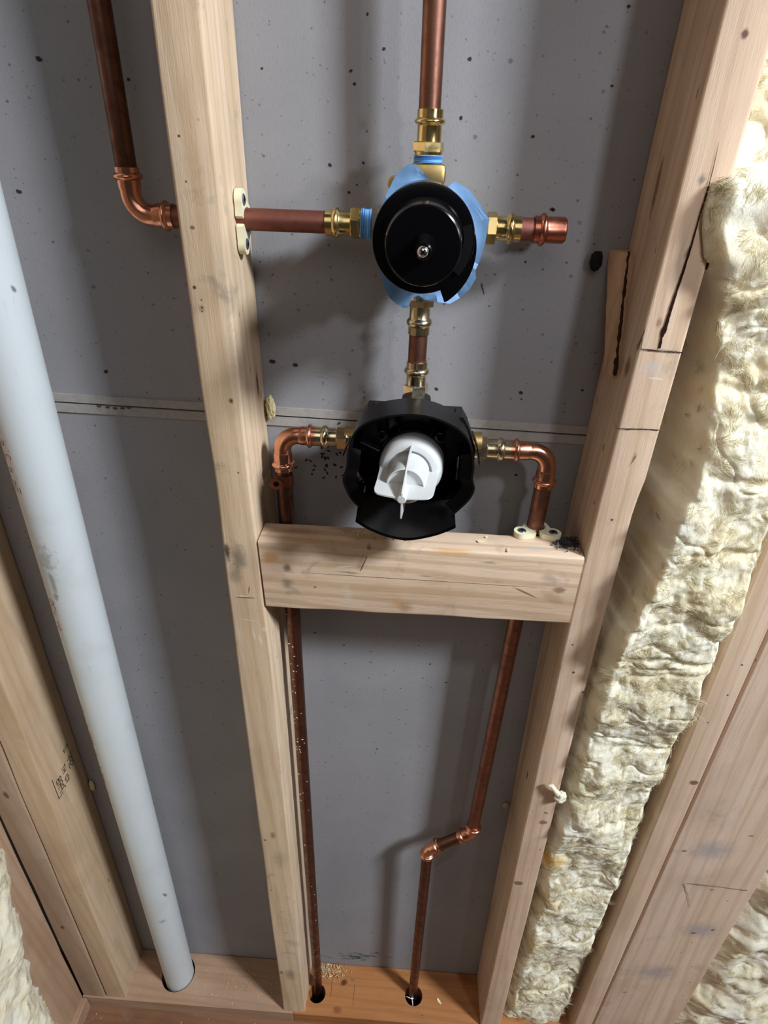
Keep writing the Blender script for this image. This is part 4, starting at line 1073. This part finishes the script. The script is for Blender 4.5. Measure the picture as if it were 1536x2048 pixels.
def blob(name, c, r, mat, label, cat, seed=0, amp=.25, fr=2.0):
    bm = bmesh.new(); bmesh.ops.create_icosphere(bm, subdivisions=4, radius=1)
    for v in bm.verts:
        d = v.co.copy(); k = 1 + amp * noise.fractal(d * fr + Vector((seed, 0, 0)), 1.0, 2.0, 4)
        v.co = Vector((c[0] + d.x * r[0] * k, c[1] + d.y * r[1] * k, c[2] + d.z * r[2] * k))
    return obj(name, bm, mat, label=label, cat=cat)
m_foam = plain('yellow_foam', (206, 194, 150), .95, .1, .002, 250, var=.3)
P = X(539, 812, .0420); blob('insulation_tuft', (.0445, -.008, P.z), (.0050, .0055, .0125), m_foam, 'yellow tuft of insulation poking out behind the left stud at the board joint', 'insulation tuft', 1)
P = X(150, 1632, -.3105); blob('insulation_tuft', (-.3075, -.004, Y(160, 1570, -.004).z), (.004, .0035, .012), m_foam, 'small yellow tuft behind the stamped stud, left of the white pipe', 'insulation tuft', 4)
P = Y(1012, 1612, -.004); blob('glue_drop', (P.x, -.003, P.z), (.0052, .003, .0068), plain('dried_glue', (168, 150, 122), .6, .3, .0005, 300), 'small round drop of dried glue on the board beside the right stud', 'glue drop', 5, .1)

# wood chips and saw dust
m_chip = plain('fresh_chip', (226, 208, 176), .8, .2, .0005, 400, var=.15)
def chip(name, c, L, wd, rz, label, cat, mat=m_chip, tilt=.25, group=None, axis='z'):
    bm = bmesh.new(); R = []
    for i in range(7):
        t = i / 6 - .5; w2 = wd * (1 - .8 * abs(t)) * (1 + .4 * noise.noise(Vector((t * 5 + c[0] * 300, 0, 0)))) / 2
        z = .0007 + .0014 * t * t * 2 + tilt * .001 * t
        R.append([Vector((t * L, -w2, z)), Vector((t * L, w2, z)), Vector((t * L, w2, z + .0005)), Vector((t * L, -w2, z + .0005))])
    rings(bm, R)
    bmesh.ops.transform(bm, matrix=Matrix.Translation(c) @ Matrix.Rotation(rz, 4, 'Z'), verts=bm.verts)
    return obj(name, bm, mat, label=label, cat=cat, group=group)
P = Z(963, 1083, ZB); chip('wood_chip', P, .0105, .0055, .5, 'pale wood chip lying on the block left of the cream clamp', 'wood chip')
P = Z(972, 1076, ZB); chip('wood_chip', P, .0040, .0025, 1.1, 'tiny pale wood chip behind the larger chip on the block', 'wood chip')
P = Z(1018, 1112, ZB); P.y = -.084; chip('wood_chip', P, .0065, .003, 1.2, 'small pale splinter on the front edge of the block below the cream clamp', 'wood chip')
P = Z(878, 2003, 0); chip('wood_chip', P, .012, .005, -.9, 'small pale wood chip on the orange plate right of the right pipe hole', 'wood chip')
# dust heap stuff
def dustpile(name, cx, cy, z, sx, sy, n, s, mat, label, cat, seed, zr=.0015, inside=None):
    rnd = random.Random(seed); bm = bmesh.new()
    for i in range(n):
        x = rnd.gauss(cx, sx); y = rnd.gauss(cy, sy)
        if inside and not inside(x, y): continue
        k = s * rnd.uniform(.4, 1.4); b_ = bmesh.new(); bmesh.ops.create_cube(b_, size=1)
        merge(bm, b_, Matrix.Translation((x, y, z + k * .25 + rnd.random() * zr)) @ Euler((rnd.uniform(-.6, .6), rnd.uniform(-.6, .6), rnd.uniform(0, 6))).to_matrix().to_4x4() @ Matrix.Diagonal((k * rnd.uniform(1, 2.6), k * .7, k * .45, 1)))
    return obj(name, bm, mat, label=label, cat=cat, kind='stuff', smooth=0)
m_dustd = plain('dark_debris', (66, 64, 66), .9, .1, var=.5, scale=900)
m_saw = plain('saw_dust', (214, 188, 146), .9, .1, var=.3, scale=900)
P = Z(1138, 1086, ZB)
dustpile('debris', P.x, P.y, ZB, .0085, .0065, 420, .0013, m_dustd, 'dark grit and debris in the right corner on top of the block', 'debris', 3, inside=lambda x, y: x < .3785 and -.088 < y < -.052 and x > .348)
P = Z(735, 1066, ZB)
dustpile('sawdust', P.x, -.072, ZB, .012, .004, 70, .0016, m_saw, 'curly sawdust on the block under the bottom tab of the black ring', 'sawdust', 5, zr=.003, inside=lambda x, y: -.088 < y < -.054)
dustpile('sawdust', .075, -.014, 0, .020, .008, 260, .0017, m_saw, 'loose sawdust on the orange plate around the foot of the left supply pipe', 'sawdust', 6, zr=.004, inside=lambda x, y: x > .046 and y < -.003 and (x - .0612) ** 2 + (y + .056) ** 2 > .0185 ** 2)
dustpile('sawdust', -.15, -.05, 0, .08, .025, 190, .0012, m_saw, 'scattered sawdust on the brown plate in the left bay', 'sawdust', 7, zr=.0, inside=lambda x, y: -.32 < x < -.005 and -.090 < y < -.002 and (x + .234) ** 2 + (y + .04) ** 2 > .035 ** 2)
dustpile('sawdust', -.05, -.16, -.038, .18, .04, 240, .0016, m_saw, 'sawdust scattered on the dark floor in front of the left plate', 'sawdust', 8, zr=.0, inside=lambda x, y: y < -.094 and x > -.40)
# white scrap in right hole
P = Z(824, 2000, -.004)
bm = bmesh.new()
for a, b_, w3 in (((-.012, .004), (.001, .000), .0012), ((.0, .0005), (.002, -.011), .0016), ((-.002, .001), (.003, .003), .0032)):
    A = Vector((P.x + a[0], P.y + a[1], -.0006)); B = Vector((P.x + b_[0], P.y + b_[1], -.0036 if a[0] > -.01 else -.002))
    tube(bm, [A, (A + B) / 2 + Vector((0, 0, .0012)), B], [w3 * .4, w3 * .6, w3 * .3], 8)
obj('paper_scrap', bm, plain('white_scrap', (232, 232, 228), .8, .2), label='torn white scrap caught in the right pipe hole of the orange plate', cat='scrap')
# chips stuck on the left supply pipe
bm = bmesh.new(); rnd = random.Random(9)
for i in range(46):
    z = rnd.uniform(.12, 1.04) if i > 14 else rnd.uniform(.75, 1.04); a = rnd.uniform(-2.4, -.8); L_ = rnd.uniform(.0007, .0030) * (1 if z > .5 else .6)
    c = Vector((XLs + (PR + .0002) * math.cos(a), YP - .001 + (PR + .0004) * math.sin(a), z)); ti = rnd.uniform(-1.2, 1.2)
    dv = Vector((math.cos(ti) * .6, 0, math.sin(ti))).normalized()
    tube(bm, [c - dv * L_ / 2, c + dv * L_ / 2], [.0005, .0003], 6)
obj('plaster_chip', bm, m_chip, label='white chips and flecks stuck to the long left supply pipe', cat='chips', kind='stuff')

# ================================================================== INSULATION
def fbm(p, o=4): return noise.fractal(p, 1.0, 2.1, o)
def batt(name, label, umin, umax, vmin, vmax, nu, nv, surf, fibre_n, mat, seed, fl=(.008, .024), fr=.00016, lift=.004, edgew=None):
    """surf(u, v) -> world point of the face of the batt"""
    t = thing(name, label, 'insulation', surf((umin + umax) / 2, vmin))
    bm = bmesh.new(); grid = []
    for j in range(nv + 1):
        v = vmin + (vmax - vmin) * j / nv; row = []
        for i in range(nu + 1):
            u = umin + (umax - umin) * i / nu; row.append(bm.verts.new(surf(u, v)))
        grid.append(row)
    for j in range(nv):
        for i in range(nu): bm.faces.new((grid[j][i], grid[j][i + 1], grid[j + 1][i + 1], grid[j + 1][i]))
    obj('batt_face', bm, mat, t, smooth=180)
    rnd = random.Random(seed); bm = bmesh.new(); e = .002
    for c in range(fibre_n // 22):
        if edgew and rnd.random() < edgew[0]:
            u0 = rnd.choice((umin + rnd.random() * edgew[1], umax - rnd.random() * edgew[1]))
        else: u0 = rnd.uniform(umin, umax)
        v0 = rnd.uniform(vmin + .004, vmax - .004)
        if u0 < .025 and 1.38 < v0 < 1.52: continue
        P0 = surf(u0, v0); du = (surf(min(u0 + e, umax), v0) - surf(max(u0 - e, umin), v0)).normalized(); dv = (surf(u0, v0 + e) - surf(u0, v0 - e)).normalized()
        n = du.cross(dv).normalized()
        if n.dot(CAM - P0) < 0: n = -n
        a0 = noise.noise(Vector((P0.x * 14, P0.y * 14, P0.z * 14 + seed))) * 6 + rnd.gauss(0, .5)
        bend0 = rnd.uniform(-1.6, 1.6); L0 = rnd.uniform(*fl); sp = rnd.uniform(.0015, .0045)
        for k in range(22):
            a = a0 + rnd.gauss(0, .28); d = (du * math.cos(a) + dv * math.sin(a) + n * rnd.uniform(-.05, .32)).normalized()
            L_ = L0 * rnd.uniform(.5, 1.1); m_ = 5; pts = []
            p = P0 + du * rnd.gauss(0, sp) + dv * rnd.gauss(0, sp) + n * rnd.uniform(-.0006, lift * .2); bend = n.cross(d).normalized() * (bend0 + rnd.gauss(0, .3))
            for s in range(m_):
                pts.append(p.copy()); d = (d + bend * .24 - n * .10 + Vector((rnd.gauss(0, .08), rnd.gauss(0, .08), rnd.gauss(0, .08)))).normalized(); p = p + d * L_ / m_
            if min(q.z for q in pts) < .0008: continue
            rr = fr * rnd.uniform(.6, 1.3)
            tube(bm, pts, [rr, rr, rr, rr * .8, rr * .4], 3, cap=False)
    obj('loose_fibres', bm, m_fibre, t, kind='stuff', smooth=180)
    return t

def lerp_t(T, z):
    if z <= T[0][0]: return T[0][1]
    for (za, a), (zb, b) in zip(T[:-1], T[1:]):
        if z <= zb:
            t = (z - za) / (zb - za); t = t * t * (3 - 2 * t); return a + (b - a) * t
    return T[-1][1]
def sm(a, b, x):
    t = max(0, min(1, (x - a) / (b - a))); return t * t * (3 - 2 * t)
m_wool = M_wool('glass_wool', [em(Y(1104, 1722, -.085), (.028, .08, .026), (0, 0, 0), srgb(214, 160, 40), .95, .9), em(Y(1088, 1790, -.085), (.028, .08, .024), (0, 0, 0), srgb(196, 140, 50), .75, .9),
                               em(Y(1240, 1390, -.09), (.04, .05, .014), (0, .3, 0), srgb(150, 146, 148), .6, .95), em(Y(1165, 1750, -.09), (.05, .05, .010), (0, .35, 0), srgb(150, 148, 146), .5, .95), em(Y(1075, 1800, -.05), (.02, .05, .03), (0, 0, 0), srgb(120, 116, 120), .5, .95),
                               em(Y(1040, 1985, -.06), (.02, .05, .02), (0, 0, 0), srgb(120, 116, 110), .6, .95), em(Y(1440, 560, -.10), (.02, .05, .06), (0, 0, 0), srgb(190, 184, 172), .45, .95)])
m_fibre, nt, b = newmat('glass_fibre')
nt.nodes.remove(b); df = nt.nodes.new('ShaderNodeBsdfDiffuse'); tr = nt.nodes.new('ShaderNodeBsdfTranslucent'); mx = nt.nodes.new('ShaderNodeMixShader')
df.inputs[0].default_value = srgb(240, 234, 210); tr.inputs[0].default_value = srgb(240, 232, 204); mx.inputs[0].default_value = .5
nt.links.new(df.outputs[0], mx.inputs[1]); nt.links.new(tr.outputs[0], mx.inputs[2]); nt.links.new(mx.outputs[0], nt.nodes['Material Output'].inputs['Surface'])
# stud edges as functions of height
xl_b = lambda z: lerp_t([(0, .4320), (1.01, .4175), (1.209, .4172), (1.25, .4210), (1.53, .4230), (2.3, .427)], z)
xr_b = lambda z: lerp_t([(0, .5705), (1.02, .5572), (1.6, .5496), (2.3, .540)], z)
LGAP = [(0, 0), (.90, 0), (1.02, .005), (1.10, .015), (1.18, .025), (1.26, .031), (1.33, .027), (1.385, .012), (1.42, 0), (2.3, 0)]
FR = [(0, -.075), (.15, -.080), (.35, -.088), (.6, -.092), (.85, -.100), (1.0, -.112), (1.15, -.118), (1.26, -.108), (1.34, -.100), (1.42, -.104), (1.472, -.104), (1.495, -.036), (1.53, -.028), (1.70, -.050), (2.3, -.05)]
def surf_main(u, v):
    z = v; a = xl_b(z) + .0005; b = xr_b(z) - .0005
    t = u
    yf = lerp_t(FR, z)
    g = lerp_t(LGAP, z) / (b - a) + .015 + .010 * fbm(Vector((z * 40, 2, 5)), 3) * (1 if z > 1.0 else 0)
    # profile across: dips by the left stud, full in the middle, rounded away on the right
    k0 = min(1, lerp_t(LGAP, z) / .012); pl = (1 - k0) * (.62 + .38 * sm(0, .14, t)) + k0 * sm(g - .05, g + .05, t)
    pr = sm(0, .16, 1 - t)
    bd = -.028 + .018 * k0; base = bd + (yf - bd) * min(pl, 1) * (.42 + .58 * pr)
    x = a + (b - a) * t
    P = Vector((x, base, z))
    env = min(1, 8 * t + .15) * min(1, 6 * (1 - t) + .1)
    n1 = fbm(Vector((x * 12, 3.1, z * 10)), 3); n2 = fbm(Vector((x * 38, 7.7, z * 34 + n1)), 4); rdg = 1 - abs(noise.noise(Vector((x * 11 + 2, 5, z * 26 + n1 * 1.4)))) * 2
    n3 = fbm(Vector((x * 140, 1.7, z * 120)), 3)
    P.y += -(n1 * .012 + n2 * .0031 + n3 * .0012) * env + max(0, rdg - .82) * .018 * env
    if k0 > 0: P.y += k0 * .006 * fbm(Vector((x * 45, 4, z * 45)), 4) * (1 - sm(g, g + .2, t))
    # horizontal folds
    for zf, d in ((1.325, .010), (1.300, .006), (1.245, .012), (1.168, .010), (1.02, .010), (.86, .007), (.70, .008), (.52, .006), (.36, .009), (.16, .014)):
        k = (z - zf - .006 * noise.noise(Vector((x * 30, zf * 9, 0)))) / .0045
        if abs(k) < 3: P.y += d * .5 * math.exp(-k * k) * env * sm(.1, .5, t + .3 * noise.noise(Vector((zf * 7, x * 12, 0))))
    P.x += .004 * noise.noise(Vector((x * 40, z * 38, 9))) * env
    # top flap that folds over the front of the stud
    k = sm(1.400, 1.430, z) * (1 - sm(1.478, 1.492, z))
    if k > 0 and t < .30:
        q_ = (1 - t / .30); over = .019 * sm(1.395, 1.465, z) + .002
        P.x -= k * q_ * over
        front = -.1060 - .005 * noise.noise(Vector((z * 50, x * 50, 0))); front = -.0900 + (front + .0900) * sm(0, .10, t)
        P.y += (front - P.y) * k * min(1, q_ * 1.8)
    P.x = min(P.x, b)
    if P.y > -.091: P.x = max(P.x, a)
    P.y = min(P.y, -.004)
    return P
batt('insulation_batt', 'tall cream coloured fluffy glass wool batt between the right stud and the corner stud', 0.0, 1.0, 0.001, 1.95, 110, 1150, surf_main, 56000, m_wool, 11, edgew=(.25, .06), fl=(.006, .020), fr=.00016, lift=.005)

def surf_right(u, v):     # next cavity of the same wall, right of the wide board
    z = v; x0 = lerp_t([(0, .7600), (.605, .7510), (2.3, .7270)], z); x = x0 + u
    e = sm(0, .05, u)
    n1 = fbm(Vector((x * 11, 2.2, z * 11)), 3); n2 = fbm(Vector((x * 36, 4, z * 36 + n1)), 4); n3 = fbm(Vector((x * 130, 4, z * 130)), 3)
    rdg = 1 - abs(noise.noise(Vector((x * 14, 2, z * 20 + n1)))) * 2
    y = -.062 - .022 * e - (n1 * .015 + n2 * .0035 + n3 * .0010) * (.3 + .7 * e) + max(0, rdg - .8) * .018
    return Vector((x, min(y, -.004), z))
batt('insulation_batt', 'cream glass wool right of the wide board at the bottom right corner', 0, .36, .001, 1.9, 110, 520, surf_right, 22000, m_wool, 13)
def surf_left(u, v):
    y = lerp_t([(0, -.160), (.25, -.158), (.36, -.140), (.46, -.122), (.55, -.104), (.9, -.10)], v) - .012 * fbm(Vector((9, 0, v * 26)), 4) - u; z = v
    e = sm(0, .035, u)
    n1 = fbm(Vector((6.2, y * 11, z * 11)), 3); n2 = fbm(Vector((1, y * 36, z * 36 + n1)), 4); n3 = fbm(Vector((5, y * 130, z * 130)), 3)
    base = -.4165 + .0225 * z
    x = base + .0005 + .020 * e + (n1 * .010 + n2 * .005 + n3 * .001) * e
    x = max(x, base + .0005)
    return Vector((x, y, z))
batt('insulation_batt', 'cream glass wool with dark dust in the left side wall at the bottom left corner', 0, .45, .001, .95, 130, 280, surf_left, 12000, M_wool('glass_wool_dusty', [em((-.40, -.25, .10), (.05, .03, .05), (0, 0, 0), srgb(120, 118, 112), .6, .95)]), 17)
# curled tuft stuck on the front of the right stud
bm = bmesh.new(); P = Y(1118, 1590, -.0955)
bmesh.ops.create_icosphere(bm, subdivisions=4, radius=1)
for v in bm.verts:
    d = v.co.copy(); k = 1 + .35 * fbm(d * 1.8 + Vector((3, 0, 0)), 4); v.co = Vector((P.x + d.x * .0085 * k + .002, P.y + d.y * .0055 * k, P.z + d.z * .0095 * k - .004))
a_ = Y(1103, 1571, -.097)
tube(bm, [P, (P + a_) / 2 + Vector((0, -.001, 0)), a_, a_ + Vector((-.0035, 0, -.0006))], [.0045, .0032, .0030, .0012], 12)
obj('insulation_tuft', bm, m_wool, label='curled white tuft of glass wool lying over the front of the right stud low down', cat='insulation tuft')
